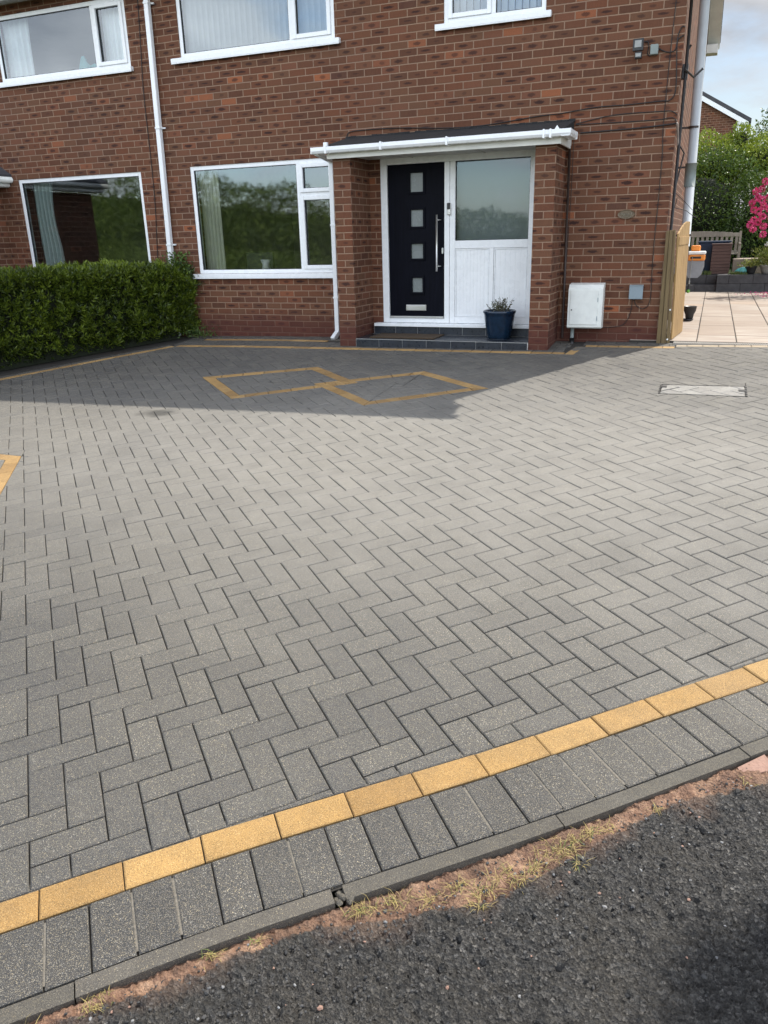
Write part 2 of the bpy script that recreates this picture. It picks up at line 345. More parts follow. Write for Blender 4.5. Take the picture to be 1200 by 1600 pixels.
M['curtain_c'] = simple('cream_curtain', (.52, .52, .42), .9, var=.06)
M['blind'] = simple('white_blind', (.86, .88, .90), .8, var=.04)
M['blind_grey'] = simple('grey_blind', (.20, .225, .225), .8, var=.04)
M['mat'] = simple('coir_mat', (.055, .034, .016), 1.0, var=.4, scale=150, bumpd=.004, bscale=250)
M['pot_blue'] = simple('blue_glaze', (.006, .018, .038), .16, var=.3, scale=18)
M['pot_black'] = simple('black_pot', (.022, .022, .022), .5, var=.2)
M['pot_grey'] = simple('grey_pot', (.30, .30, .27), .75, var=.15)
M['soil'] = simple('potting_soil', (.03, .022, .015), 1.0, var=.4, scale=80, bumpd=.01)
M['leaf_hedge'] = leaf_mat('hedge_leaf', (.014, .032, .005), (.23, .30, .028), trans=.25, rough=.36)
M['leaf_dark'] = leaf_mat('laurel_leaf', (.022, .052, .014), (.13, .20, .035), trans=.2)
M['leaf_wood'] = leaf_mat('woodland_leaf', (.09, .15, .03), (.30, .38, .08), trans=.15, rough=.7)
M['leaf_lime'] = leaf_mat('privet_leaf', (.10, .16, .02), (.40, .45, .06), trans=.3)
M['leaf_pot'] = leaf_mat('potted_leaf', (.05, .06, .03), (.16, .15, .09), trans=.15)
M['leaf_pale'] = leaf_mat('variegated_leaf', (.12, .17, .03), (.42, .40, .10), trans=.25)
M['petal'] = leaf_mat('pink_petal', (.66, .025, .17), (.85, .16, .38), trans=.0, rough=.6)
M['petal'].node_tree.nodes['Mix Shader'].inputs[0].default_value = .0
M['petal_w'] = simple('white_petal', (.8, .8, .76), .6)
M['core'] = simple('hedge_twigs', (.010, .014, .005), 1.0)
M['bark'] = simple('bark', (.06, .045, .03), .95, var=.3, bumpd=.01, bscale=30)
M['wood_new'] = wood_mat('treated_timber', (.26, .150, .052), (.46, .30, .125))
M['wood_post'] = wood_mat('weathered_timber', (.105, .070, .028), (.19, .135, .060))
M['wood_grey'] = wood_mat('silvered_teak', (.22, .19, .15), (.34, .30, .24), scale=.7)
M['block_grey'] = simple('dark_wall_block', (.060, .060, .062), .9, var=.25, scale=9, bumpd=.004)
M['crate'] = wood_mat('brown_slats', (.085, .048, .040), (.13, .075, .062), vert=False)
M['blue'] = simple('blue_plastic', (.008, .026, .065), .45, var=.2)
M['teal'] = simple('teal_bag', (.10, .42, .42), .4, var=.2)
M['orange'] = simple('orange_plastic', (.75, .25, .035), .45, var=.06)
M['white_pl'] = simple('white_plastic', (.75, .75, .73), .4)
M['grey_pl'] = simple('reel_grey', (.24, .25, .26), .45)
M['bronze'] = simple('cast_plaque', (.12, .088, .052), .55, var=.35, scale=60, bumpd=.002)
M['stone_pink'] = simple('pink_sandstone', (.27, .165, .125), .9, var=.15, scale=25, bumpd=.004, bscale=80)
M['pipe_grey'] = simple('soil_pipe_grey', (.42, .45, .47), .45, var=.06, scale=6)
M['pipe_dirty'] = simple('old_pipe_paint', (.27, .22, .19), .7, var=.35, scale=14)
M['lens'] = simple('lamp_lens', (.25, .25, .235), .2)
M['straw'] = simple('dry_grass', (.30, .235, .085), .8, var=.35, scale=60)
M['grassg'] = simple('fresh_grass', (.11, .145, .03), .7, var=.35, scale=60)
M['chip_l'] = simple('pale_gravel', (.20, .20, .20), .8, var=.6, scale=18)
M['iron'] = simple('dull_iron', (.045, .043, .040), .6, metal=.3)
M['drain'] = simple('drain_grate', (.26, .24, .21), .6, metal=.0)

def slab_mat():
    m_, t, b = newmat('sandstone_slab'); at = N(t, 'ShaderNodeAttribute', attribute_name='rnd')
    base = ramp(t, at.outputs['Fac'], [(0, (.27, .215, .165)), (.35, (.35, .30, .245)), (.7, (.32, .28, .235)), (1, (.36, .275, .20))])
    mpn = N(t, 'ShaderNodeMapping'); mpn.inputs['Scale'].default_value = (1.2, 9, 1); t.links.new(pos(t), mpn.inputs[0])
    base = mixc(t, ramp(t, noise_(t, 1.6, 5, .6, vec=mpn.outputs[0]), [(.42, 0.0), (.60, .85)]), base, (.235, .18, .14))
    t.links.new(base, b.inputs['Base Color']); b.inputs['Roughness'].default_value = .65; bump(t, b, noise_(t, 30, 5), .004, .6); return m_
M['slab'] = slab_mat()
def road_mat():
    m_, t, b = newmat('old_asphalt'); at = N(t, 'ShaderNodeAttribute', attribute_name='soil')
    P = pos(t)
    vo = N(t, 'ShaderNodeTexVoronoi'); vo.inputs['Scale'].default_value = 120; t.links.new(P, vo.inputs['Vector'])
    vc = N(t, 'ShaderNodeSeparateColor'); t.links.new(vo.outputs['Color'], vc.inputs[0])
    asp = ramp(t, vc.outputs[0], [(0, (.018, .0175, .017)), (.5, (.055, .053, .050)), (.92, (.115, .11, .102)), (1, (.20, .19, .175))])
    asp = mixc(t, ramp(t, noise_(t, 3.5, 5, .6), [(.45, 0.0), (.65, .45)]), asp, (.085, .075, .06))
    asp = mixc(t, ramp(t, noise_(t, 240, 3, .7), [(.38, .85), (.54, 0.0)]), asp, (.008, .008, .008))
    so = ramp(t, noise_(t, 16, 6, .65), [(.32, (.085, .045, .030)), (.50, (.29, .165, .105)), (.68, (.50, .32, .21))])
    so = mixc(t, ramp(t, noise_(t, 5, 4), [(.46, 0.0), (.62, .55)]), so, (.12, .075, .05))
    t.links.new(mixc(t, at.outputs['Fac'], asp, so), b.inputs['Base Color'])
    b.inputs['Roughness'].default_value = .62; b.inputs['Specular IOR Level'].default_value = .42
    h = math_(t, 'ADD', math_(t, 'MULTIPLY', vo.outputs['Distance'], 1.0), math_(t, 'MULTIPLY', noise_(t, 70, 5, .75), 1.8))
    bump(t, b, h, .010, 1.0); return m_
M['road'] = road_mat()
def lawn_mat():
    m_, t, b = newmat('rough_grass'); t.links.new(ramp(t, noise_(t, 3, 6, .7), [(.3, (.025, .045, .008)), (.7, (.085, .12, .025))]), b.inputs['Base Color'])
    b.inputs['Roughness'].default_value = .95; bump(t, b, noise_(t, 40, 5, .7), .03); return m_
M['lawn'] = lawn_mat()

# ------------------------------------------------------------------ ground sheets
g = MB(); g.poly([(-300, -300, -1.25), (300, -300, -1.25), (300, 300, -1.25), (-300, 300, -1.25)])
tag(g.build('ground', M['lawn']), kind='structure')
# soil/lawn left of the drive (hedge stands on it)
g = MB()
nx, ny = 16, 30
def left_edge(y): return -6.33 + (y + .769) * .6395 if y < -.769 else -6.33
for j in range(ny):
    y0 = -9 + 9 * j / ny; y1 = -9 + 9 * (j + 1) / ny
    for i in range(nx):
        def P(i_, y): x1_ = left_edge(y); x = -22 + (x1_ + 22) * (i_ / nx) ** .5; return (x, y, G(x, y) - .012 + .012 * noise.noise(Vector((x * 2, y * 2, 0))))
        g.poly([P(i, y0), P(i + 1, y0), P(i + 1, y1), P(i, y1)])
tag(g.build('front_bed', M['soil'], smooth=True), kind='structure')
# raised garden ground behind
g = MB(); g.poly([(-30, 8.45, .31), (30, 8.45, .31), (30, 60, .5), (-30, 60, .5)])
tag(g.build('back_lawn', M['lawn']), kind='structure')

# ------------------------------------------------------------------ driveway blocks
TH, PO, PT = .798, (-1.6783, -7.9192), .119
ct, st_ = math.cos(TH), math.sin(TH)
def LP(u, v): a = u * PT; b = v * PT; return (PO[0] + a * ct - b * st_, PO[1] + a * st_ + b * ct)
def area(p):
    return .5 * sum(p[i][0] * p[(i + 1) % len(p)][1] - p[(i + 1) % len(p)][0] * p[i][1] for i in range(len(p)))
def ccw(p): return p if area(p) > 0 else p[::-1]
def clip(p, a, b, inside=True, off=0.0):
    """keep the part left of a->b (or right), shifted by off to the left"""
    dx, dy = b[0] - a[0], b[1] - a[1]; Ln = math.hypot(dx, dy); nx_, ny_ = -dy / Ln, dx / Ln
    s = 1 if inside else -1; o = []
    D = [s * ((q[0] - a[0]) * nx_ + (q[1] - a[1]) * ny_ - off) for q in p]
    for i in range(len(p)):
        j = (i + 1) % len(p)
        if D[i] >= 0: o.append(p[i])
        if (D[i] > 0) != (D[j] > 0) and abs(D[i] - D[j]) > 1e-12:
            t = D[i] / (D[i] - D[j]); o.append((p[i][0] + t * (p[j][0] - p[i][0]), p[i][1] + t * (p[j][1] - p[i][1])))
    return o if len(o) > 2 else []
def subtract(p, q):
    """convex p minus convex q -> list of convex pieces"""
    q = ccw(q); res = []; rem = p
    for i in range(len(q)):
        a, b = q[i], q[(i + 1) % len(q)]
        o = clip(rem, a, b, False)
        if len(o) > 2 and abs(area(o)) > 2e-5: res.append(o)
        rem = clip(rem, a, b, True)
        if len(rem) < 3: return res
    return res
def inter(p, q):
    q = ccw(q)
    for i in range(len(q)):
        p = clip(p, q[i], q[(i + 1) % len(q)], True)
        if len(p) < 3: return []
    return p
def inset(p, d):
    p = ccw(p); r = p
    for i in range(len(p)):
        a, b = p[i], p[(i + 1) % len(p)]
        if math.hypot(b[0] - a[0], b[1] - a[1]) < 1e-6: continue
        r = clip(r, a, b, True, d)
        if len(r) < 3: return []
    return r
def clean(p):
    o = []
    for q in p:
        if not o or math.hypot(q[0] - o[-1][0], q[1] - o[-1][1]) > 1e-4: o.append(q)
    if len(o) > 1 and math.hypot(o[0][0] - o[-1][0], o[0][1] - o[-1][1]) < 1e-4: o.pop()
    return o
def block(mb, p, mi=0, a=None, joint=.0023, ch=.0042, dep=.022, zj=.0007, tilt=.0006, dz=0.0):
    p = clean(p)
    if len(p) < 3: return
    p = inset(p, joint + random.uniform(-.0006, .0008))
    if len(p) < 3: return
    p = clean(p); t = clean(inset(p, ch))
    if len(t) < 3 or len(p) < 3: return
    a = random.random() if a is None else a
    cx = sum(q[0] for q in p) / len(p); cy = sum(q[1] for q in p) / len(p)
    h0 = random.gauss(0, zj) + dz; tx = random.gauss(0, tilt) / .12; ty = random.gauss(0, tilt) / .12
    tx = max(-.02, min(.02, tx)); ty = max(-.02, min(.02, ty))
    def Z(q, d): return (q[0], q[1], G(q[0], q[1]) + h0 + tx * (q[0] - cx) + ty * (q[1] - cy) - d)
    mb.poly([Z(q, 0) for q in t], mi, a)
    if len(t) == len(p):
        n = len(p)
        # match starting corner
        k = min(range(n), key=lambda k_: math.hypot(p[k_][0] - t[0][0], p[k_][1] - t[0][1]))
        p = p[k:] + p[:k]
        for i in range(n):
            j = (i + 1) % n
            mb.poly([Z(p[i], ch * .8), Z(p[j], ch * .8), Z(t[j], 0), Z(t[i], 0)], mi, a)
            mb.poly([Z(p[i], dep), Z(p[j], dep), Z(p[j], ch * .8), Z(p[i], ch * .8)], mi, a)
    else:
        n = len(t)
        for i in range(n):
            j = (i + 1) % n; mb.poly([Z(t[i], dep), Z(t[j], dep), Z(t[j], 0), Z(t[i], 0)], mi, a)

# front border line (field side of the gold course)
BP = [(-1.237, -8.462), (-.817, -8.05), (-.45, -7.736), (-.094, -7.435), (.281, -7.086), (.61, -6.778), (.893, -6.516)]
def ext(a, b, d): L_ = math.hypot(b[0] - a[0], b[1] - a[1]); return (b[0] + (b[0] - a[0]) / L_ * d, b[1] + (b[1] - a[1]) / L_ * d)
BP = [ext(BP[2], BP[0], 4.0)] + BP + [ext(BP[-3], BP[-1], 6.0)]
# smooth it a little
def chaikin(P_):
    o = [P_[0]]
    for a, b in zip(P_[:-1], P_[1:]):
        o += [(a[0] * .75 + b[0] * .25, a[1] * .75 + b[1] * .25), (a[0] * .25 + b[0] * .75, a[1] * .25 + b[1] * .75)]
    return o + [P_[-1]]
BP = chaikin(chaikin(BP))
cum = [0]
for a, b in zip(BP[:-1], BP[1:]): cum.append(cum[-1] + math.hypot(b[0] - a[0], b[1] - a[1]))
def bpt(s, n=0.0):
    """point at arc length s (s=0 at BP[0]), n metres outwards (towards the road)"""
    k = 0
    while k < len(cum) - 2 and cum[k + 1] < s: k += 1
    a, b = BP[k], BP[k + 1]; L_ = cum[k + 1] - cum[k]; t = (s - cum[k]) / L_
    # smooth normal over +-.15 m
    k1 = k
    while k1 < len(cum) - 2 and cum[k1 + 1] < s + .2: k1 += 1
    k0 = k
    while k0 > 0 and cum[k0] > s - .2: k0 -= 1
    e0, e1 = BP[k0], BP[k1 + 1]; dx, dy = e1[0] - e0[0], e1[1] - e0[1]; Q = math.hypot(dx, dy)
    return (a[0] + (b[0] - a[0]) * t + dy / Q * n, a[1] + (b[1] - a[1]) * t - dx / Q * n)
def sproj(x, y):
    best = (9e9, 0)
    for k, (a, b) in enumerate(zip(BP[:-1], BP[1:])):
        L_ = cum[k + 1] - cum[k]; dx, dy = (b[0] - a[0]) / L_, (b[1] - a[1]) / L_
        t = min(max((x - a[0]) * dx + (y - a[1]) * dy, 0), L_); e = math.hypot(x - a[0] - t * dx, y - a[1] - t * dy)
        if e < best[0]: best = (e, cum[k] + t)
    return best[1], best[0]
S0 = sproj(-1.237, -8.462)[0]                 # arc length origin used when measuring
SG = sproj(-.817, -8.05)[0]

# inlaid gold shapes
def offs(poly, d):
    poly = ccw(poly); n = len(poly); o = []
    for i in range(n):
        a, b, c = poly[i - 1], poly[i], poly[(i + 1) % n]
        def ln(p, q):
            dx, dy = q[0] - p[0], q[1] - p[1]; l = math.hypot(dx, dy); nx_, ny_ = -dy / l, dx / l
            return (p[0] + nx_ * d, p[1] + ny_ * d, dx / l, dy / l)
        x1, y1, d1x, d1y = ln(a, b); x2, y2, d2x, d2y = ln(b, c); den = d1x * d2y - d1y * d2x
        t = ((x2 - x1) * d2y - (y2 - y1) * d2x) / den; o.append((x1 + d1x * t, y1 + d1y * t))
    return poly, o
D1 = [(-4.74, -2.276), (-3.565, -1.675), (-2.786, -2.297), (-3.858, -3.053)]
D2 = [(-3.267, -2.381), (-2.245, -1.737), (-1.375, -2.348), (-2.388, -3.084)]
strips = []
for D in (D1, D2):
    o, i = offs(D, .112); n = 4
    strips.append([[o[k], o[(k + 1) % n], i[(k + 1) % n], i[k]] for k in range(n)])
def findstrip(S, p, q):
    return min(range(4), key=lambda k: min(math.dist(S[k][0], p) + math.dist(S[k][1], q), math.dist(S[k][0], q) + math.dist(S[k][1], p)))
a_ = findstrip(strips[0], D1[1], D1[2]); b_ = findstrip(strips[1], D2[0], D2[3])
prio = [strips[0][a_], strips[1][b_]]
rest = [s for k, s in enumerate(strips[0]) if k != a_] + [s for k, s in enumerate(strips[1]) if k != b_]
L1 = (-4.715, -4.98)
D3 = [L1, (-6.2, -4.93), (-6.9, -6.2), (-5.5, -7.35), (-3.66, -6.385)]
o3, i3 = offs(D3, .118)
ls = [[o3[k], o3[(k + 1) % 5], i3[(k + 1) % 5], i3[k]] for k in range(5)]
gold_quads = []                    # (quad, long-axis start, end)
for s in prio: gold_quads.append((s, [s]))
done = list(prio)
for s in rest:
    ps = [s]
    for q in done: ps = [r for p in ps for r in subtract(ccw(p), q)]
    gold_quads.append((s, ps)); done.append(s)
for s in ls: gold_quads.append((s, [s])); done.append(s)
COVER = [(.185, -2.335), (.905, -2.355), (.905, -1.993), (.185, -1.998)]
# areas not belonging to the herringbone field
hd = Vector((-7.425 + 6.214, -2.663 + .769)).normalized()
E1 = [(-6.214, -.769), (-6.214, 6), (-20, 6), (-20, -20), (-6.214 + hd.x * 20, -.769 + hd.y * 20)]
E2 = [(-6.3, -.765), (-.935, -.765), (-.87, -.335), (-.87, 3), (-6.3, 3)]
E3 = [(-.88, -.335), (.22, -.335), (.22, 3), (-.88, 3)]
E4 = [(.215, -.245), (8, -.245), (8, 3), (.215, 3)]
excl = done + [E1, E2, E3, E4, COVER]
def bbox(p): return (min(q[0] for q in p), max(q[0] for q in p), min(q[1] for q in p), max(q[1] for q in p))
EB = [(q, bbox(q)) for q in excl]
drive = MB()
def field(poly, mi=0):
    bx = bbox(poly)
    if bx[1] < -9.2 or bx[0] > 4.6 or bx[3] < -10.2 or bx[2] > .1: return
    cx, cy = (bx[0] + bx[1]) / 2, (bx[2] + bx[3]) / 2
    # signed distance to border
    s, _ = sproj(cx, cy); p0 = bpt(s - .12); p1 = bpt(s + .12)
    dline = (cx - p0[0]) * (p1[1] - p0[1]) - (cy - p0[1]) * (p1[0] - p0[0]); dline /= math.dist(p0, p1)
    if dline > .25: return
    ps = [ccw(poly)]
    if dline > -.3: ps = [clip(p, p0, p1, True) for p in ps]
    if .18 < cx < .92 and -2.4 < cy < -1.95 or (bx[1] > .18 and bx[0] < .92 and bx[3] > -2.36 and bx[2] < -1.99):
        for p in ps:
            c_ = inter(p, inset(COVER, .008)) if len(p) > 2 else []
            if len(c_) > 2 and abs(area(c_)) > 4e-4: block(drive, c_, 5)
    for q, b in EB:
        if b[0] > bx[1] or b[1] < bx[0] or b[2] > bx[3] or b[3] < bx[2]: continue
        ps = [r for p in ps if len(p) > 2 for r in subtract(p, q)]
    rr = random.random()
    for p in ps:
        if len(p) > 2 and abs(area(p)) > 4e-4: block(drive, p, mi, rr)
for u in range(-95, 110):
    for v in range(-90, 110):
        k = (u + v) % 4
        if k == 0: field([LP(u, v - 1), LP(u + 2, v - 1), LP(u + 2, v), LP(u, v)])
        elif k == 3: field([LP(u, v - 2), LP(u + 1, v - 2), LP(u + 1, v), LP(u, v)])
# gold inlay blocks, cut every .238 m along each strip
for quad, pieces in gold_quads:
    a, b = Vector(quad[0]), Vector(quad[1]); Ln = (b - a).length; d = (b - a).normalized(); n = Vector((-d.y, d.x))
    for piece in pieces:
        k = 0
        while k * .238 < Ln + .2:
            p0 = a + d * (k * .238 - .1); p1 = a + d * ((k + 1) * .238 - .1)
            c = clip(ccw(piece), tuple(p0), tuple(p0 + n), False); c = clip(c, tuple(p1), tuple(p1 + n), True) if len(c) > 2 else []
            if len(c) > 2 and abs(area(c)) > 2e-4: block(drive, c, 1)
            k += 1
# front border courses
def course(n0, n1, step, phase, mi, s0, s1, **kw):
    k = math.floor((s0 - phase) / step)
    while phase + k * step < s1:
        a = phase + k * step; b = a + step
        block(drive, [bpt(a, n1), bpt(b, n1), bpt(b, n0), bpt(a, n0)], mi, **kw); k += 1
SMAX = cum[-1] - .5
course(0, .119, .2405, SG, 1, .5, SMAX)
course(.121, .360, .1203, S0 + .124, 2, .5, SMAX)
for a, b in zip([-3.5, -2.55, -1.6, -.72,   .20, .957, 1.657, 2.388, 3.3, 4.2, 5.1, 6.0, 6.9], [-2.55, -1.6, -.72, .20, .925, 1.657, 2.388, 3.3, 4.2, 5.1, 6.0, 6.9, 7.8]):
    nseg = 4
    for k in range(nseg):      # each kerb stone follows the curve; only its ends are jointed
        s0_, s1_ = S0 + a + (b - a) * k / nseg + (.002 if k == 0 else 0), S0 + a + (b - a) * (k + 1) / nseg - (.002 if k == nseg - 1 else 0)
        c = [bpt(s0_, .415), bpt(s1_, .415), bpt(s1_, .363), bpt(s0_, .363)]
        zt = random.Random(int(a * 100)).uniform(-.005, -.001); rr = random.Random(int(a * 77)).random()
        T_ = [(q[0], q[1], G(*q) + zt) for q in c]; B_ = [(q[0], q[1], G(*q) - .12) for q in c]
        drive.poly(T_, 3, rr)
        drive.poly([B_[0], B_[1], (T_[1][0], T_[1][1], T_[1][2]), T_[0]], 3, rr); drive.poly([B_[2], B_[3], T_[3], T_[2]], 3, rr)
        if k == 0: drive.poly([B_[3], B_[0], T_[0], T_[3]], 3, rr)
        if k == nseg - 1: drive.poly([B_[1], B_[2], T_[2], T_[1]], 3, rr)
s_ = .5
while s_ < SMAX:      # mortar packed against the gold course where cut blocks stop short
    c = [bpt(s_, .002), bpt(s_ + .2, .002), bpt(s_ + .2, -.032), bpt(s_, -.032)]
    drive.poly([(q[0], q[1], G(*q) - .0058) for q in c], 2, .3); s_ += .2
# perimeter lines at the hedge and the house wall
def row(p, q, wd, step, mi, side=1, ph=0.0, stop=None):
    """course of blocks along p->q lying to the left (side=1) of it"""
    p = Vector(p); q = Vector(q); Ln = (q - p).length; d = (q - p) / Ln; n = Vector((-d.y, d.x)) * wd * side
    s = -ph
    while s < Ln:
        a = max(s, 0); b = min(s + step, Ln)
        if b - a > .02: block(drive, [tuple(p + d * a), tuple(p + d * b), tuple(p + d * b + n), tuple(p + d * a + n)], mi)
        s += step
hq = (-6.214 + hd.x * 6, -.769 + hd.y * 6); hp = (-6.214, -.765)
row(hq, hp, .105, .238, 1, 1, .05)
hn = Vector((-hd.y, hd.x)) * -.108
hn = Vector((hd.y, -hd.x)) * .108
if hn.x > 0: hn = -hn
row((hq[0] + hn.x, hq[1] + hn.y), (hp[0] + hn.x, hp[1] + hn.y), .11, .238, 2, 1, .1)
row((-6.21, -.765), (-.935, -.765), .105, .238, 1, 1, .1)
yy = -.658
for r_ in range(6):
    y1 = yy + .108 if r_ < 5 else .0
    mi = 1 if r_ == 3 else 2
    x0 = -6.31
    if r_ == 3: row((-6.05, yy), (-4.12, yy), .108, .238, 1, 1, .03); row((-3.78, yy), (-.93, yy), .108, .238, 2, 1, .07); row((-6.31, yy), (-6.06, yy), .108, .238, 2)
    else: row((x0, yy), (-.96, yy), min(.108, -yy - .002), .238, mi, 1, .12 * (r_ % 2))
    yy += .108
block(drive, [(-.93, -.765), (-.82, -.765), (-.765, -.34), (-.865, -.335)], 1)
row((-.765, -.335), (.215, -.335), .10, .238, 1, 1, .1)
row((-.80, -.232), (.215, -.232), .105, .238, 2, 1, .0); row((-.80, -.124), (.215, -.124), .12, .238, 2, 1, .12)
row((.225, -.245), (4.6, -.245), .10, .165, 4, 1, .05)
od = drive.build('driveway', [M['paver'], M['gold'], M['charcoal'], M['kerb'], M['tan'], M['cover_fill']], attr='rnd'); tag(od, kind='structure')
# jointing bed just under the blocks
g = MB(); nx, ny = 60, 44
for i in range(nx):
    for j in range(ny):
        def Q(i_, j_): x = -10.5 + 15.3 * i_ / nx; y = -9.6 + 9.6 * j_ / ny; return (x, y)
        c = [Q(i, j), Q(i + 1, j), Q(i + 1, j + 1), Q(i, j + 1)]
        cx = (c[0][0] + c[2][0]) / 2; cy = (c[0][1] + c[2][1]) / 2
        if cy < -6.0 or cx > 2:
            s, d = sproj(cx, cy); p0 = bpt(max(s - .12, 0)); p1 = bpt(s + .12)
            if ((cx - p0[0]) * (p1[1] - p0[1]) - (cy - p0[1]) * (p1[0] - p0[0])) / math.dist(p0, p1) > -.35: continue
        g.poly([(q[0], q[1], G(*q) - .0105) for q in c])
s = .5
while s < SMAX:
    e = s + .15
    for n0, n1 in ((-.75, -.35), (-.35, 0), (0, .19), (.19, .366)):
        g.poly([(*bpt(s, n1), G(*bpt(s, n1)) - .0095), (*bpt(e, n1), G(*bpt(e, n1)) - .0095), (*bpt(e, n0), G(*bpt(e, n0)) - .0095), (*bpt(s, n0), G(*bpt(s, n0)) - .0095)])
    s = e
ph = S0 + .124 - math.floor((S0 + .124 - .5) / .1203) * .1203
while ph < SMAX - .2:        # sandy joints between some of the border blocks
    if random.random() < .6:
        c = [bpt(ph - .004, .345), bpt(ph + .004, .345), bpt(ph + .004, .135), bpt(ph - .004, .135)]
        g.poly([(q[0], q[1], G(*q) - .0030) for q in c], 1)
    ph += .1203
tag(g.build('joint_bed', [M['joint'], M['sand']]), kind='structure')

# recessed inspection cover frame
cv = thing('inspection_cover', 'rectangular recessed manhole cover framed in thin metal, filled with grey block pavers', 'manhole cover', (.545, -2.17, G(.545, -2.17)))
g = MB()
def rib(p, q, wd, h=.004):
    p = Vector(p); q = Vector(q); k = 6
    for i in range(k):
        a = p + (q - p) * i / k; b = p + (q - p) * (i + 1) / k; z = G((a.x + b.x) / 2, (a.y + b.y) / 2)
        g.obox(a, b, wd, z - .01, z + h)
rib(COVER[0], COVER[1], .006, .002); rib(COVER[1], COVER[2], .016, .003); rib(COVER[2], COVER[3], .004, .001); rib(COVER[3], COVER[0], .012, .003)
g.build('cover_frame', M['iron'], cv)
for x, y in ((.212, -2.08), (.872, -2.16)):
    g = MB(); z = G(x, y); g.box(x - .028, x + .028, y - .035, y + .035, z - .01, z + .006); g.build('lifting_point', M['iron'], cv)

# ------------------------------------------------------------------ road, with crumbling edge and soil gap
def frange(a, b, st): return list(np.arange(a, b, st))
S_ = [-3.4 + .2 * i for i in range(16)] + frange(-.15, 3.1, .0062) + [3.35 + .25 * i for i in range(18)]
N_ = frange(.413, 1.42, .0062) + [1.47, 1.55, 1.7, 1.9, 2.2, 2.6, 3.2, 4, 5, 6, 7.5]
verts = []; soilv = []
def edge_n(s):        # where the asphalt begins
    pts = [(-3, .47), (.1, .448), (.54, .462), (.84, .448), (1.05, .50), (1.3, .555), (1.55, .52), (1.79, .485), (2.05, .458), (2.2, .50), (2.45, .53), (2.8, .50), (8, .5)]
    e = np.interp(s, [p[0] for p in pts], [p[1] for p in pts])
    return e + .022 * noise.noise(Vector((s * 9, 3.1, 0))) + .012 * noise.noise(Vector((s * 40, 1.1, 0)))
for s in S_:
    en = edge_n(s)
    for n in N_:
        x, y = bpt(S0 + s, n); P3 = Vector((x, y, 0))
        base = G(x, y) - .009
        a = (n - en) / .028; a = min(max(a, 0), 1); a = a * a * (3 - 2 * a)
        f1 = noise.noise(P3 * 4.0); f2 = noise.noise(P3 * 28); f3 = noise.noise(P3 * 75); d_ = noise.voronoi(P3 * 95)[0]; f4 = d_[1] - d_[0]
        asp = .002 + .008 * f1 + .012 * f2 + .013 * f3 + .017 * min(f4, .6) + .02 * min((n - .45) * .4, .5)
        so = -.006 + .016 * noise.noise(P3 * 14) + .012 * f3
        if n < .428: so -= .010
        verts.append((x, y, base + asp * a + so * (1 - a)))
        sm = 1 - a
        # sandy patches near the edge
        sm = max(sm, min(1, max(0, (.5 * noise.noise(P3 * 7) + .34 - (n - en) * 4.5) * 1.6)) * .45)
        soilv.append(sm)
nn = len(N_); faces = []
for i in range(len(S_) - 1):
    for j in range(nn - 1):
        faces.append((i * nn + j, i * nn + j + 1, (i + 1) * nn + j + 1, (i + 1) * nn + j))
me = bpy.data.meshes.new('road'); me.from_pydata(verts, [], faces); me.materials.append(M['road'])
at = me.attributes.new('soil', 'FLOAT', 'POINT'); at.data.foreach_set('value', soilv)
me.polygons.foreach_set('use_smooth', [True] * len(me.polygons)); me.update()
ro = bpy.data.objects.new('road', me); col.objects.link(ro); tag(ro, kind='structure')

# loose chippings
ICO = None
def rock(mb, c, r, mi=0):
    b = len(mb.v); t = (1 + 5 ** .5) / 2
    vs = [(-1, t, 0), (1, t, 0), (-1, -t, 0), (1, -t, 0), (0, -1, t), (0, 1, t), (0, -1, -t), (0, 1, -t), (t, 0, -1), (t, 0, 1), (-t, 0, -1), (-t, 0, 1)]
    fs = [(0, 11, 5), (0, 5, 1), (0, 1, 7), (0, 7, 10), (0, 10, 11), (1, 5, 9), (5, 11, 4), (11, 10, 2), (10, 7, 6), (7, 1, 8), (3, 9, 4), (3, 4, 2), (3, 2, 6), (3, 6, 8), (3, 8, 9), (4, 9, 5), (2, 4, 11), (6, 2, 10), (8, 6, 7), (9, 8, 1)]
    sx_, sy_, sz_ = random.uniform(.7, 1.3), random.uniform(.6, 1.1), random.uniform(.4, .8); an = random.uniform(0, 6.28)
    for v in vs:
        k = r / 1.9 * random.uniform(.75, 1.2); x, y = v[0] * sx_ * k, v[1] * sy_ * k
        mb.v.append((c[0] + x * math.cos(an) - y * math.sin(an), c[1] + x * math.sin(an) + y * math.cos(an), c[2] + v[2] * sz_ * k))
    for f in fs: mb.f.append(tuple(b + i for i in f)); mb.m.append(mi); mb.a.append(0)
def road_z(s, n):
    x, y = bpt(S0 + s, n); a = min(max((n - edge_n(s)) / .028, 0), 1)
    return x, y, G(x, y) - .009 + (.003 * a - .006 * (1 - a)) + .02 * max(0, min((n - .45) * .4, .5)) * a
g = MB()
for k in range(2600):
    s = random.uniform(-.1, 3.2)
    n = .44 + abs(random.gauss(0, .15)) if random.random() < .6 else random.uniform(.45, 1.4)
    if .7 < s < 1.8 and random.random() < .5: n = .5 + random.uniform(0, .25)
    x, y, z = road_z(s, n); r = random.choice([.0025, .003, .0035, .004, .005]) * random.uniform(.8, 1.5)
    if random.random() < .02: r *= 1.6
    rock(g, (x, y, z + r * .3), r, random.choices([0, 1, 2], [6, .55, .3])[0])
M['chip_d'] = simple('dark_gravel', (.045, .044, .043), .75, var=.5, scale=30)
tag(g.build('gravel', [M['chip_d'], M['chip_l'], M['stone_pink']]), 'loose dark and pale chippings along the broken asphalt edge', 'gravel', kind='stuff')
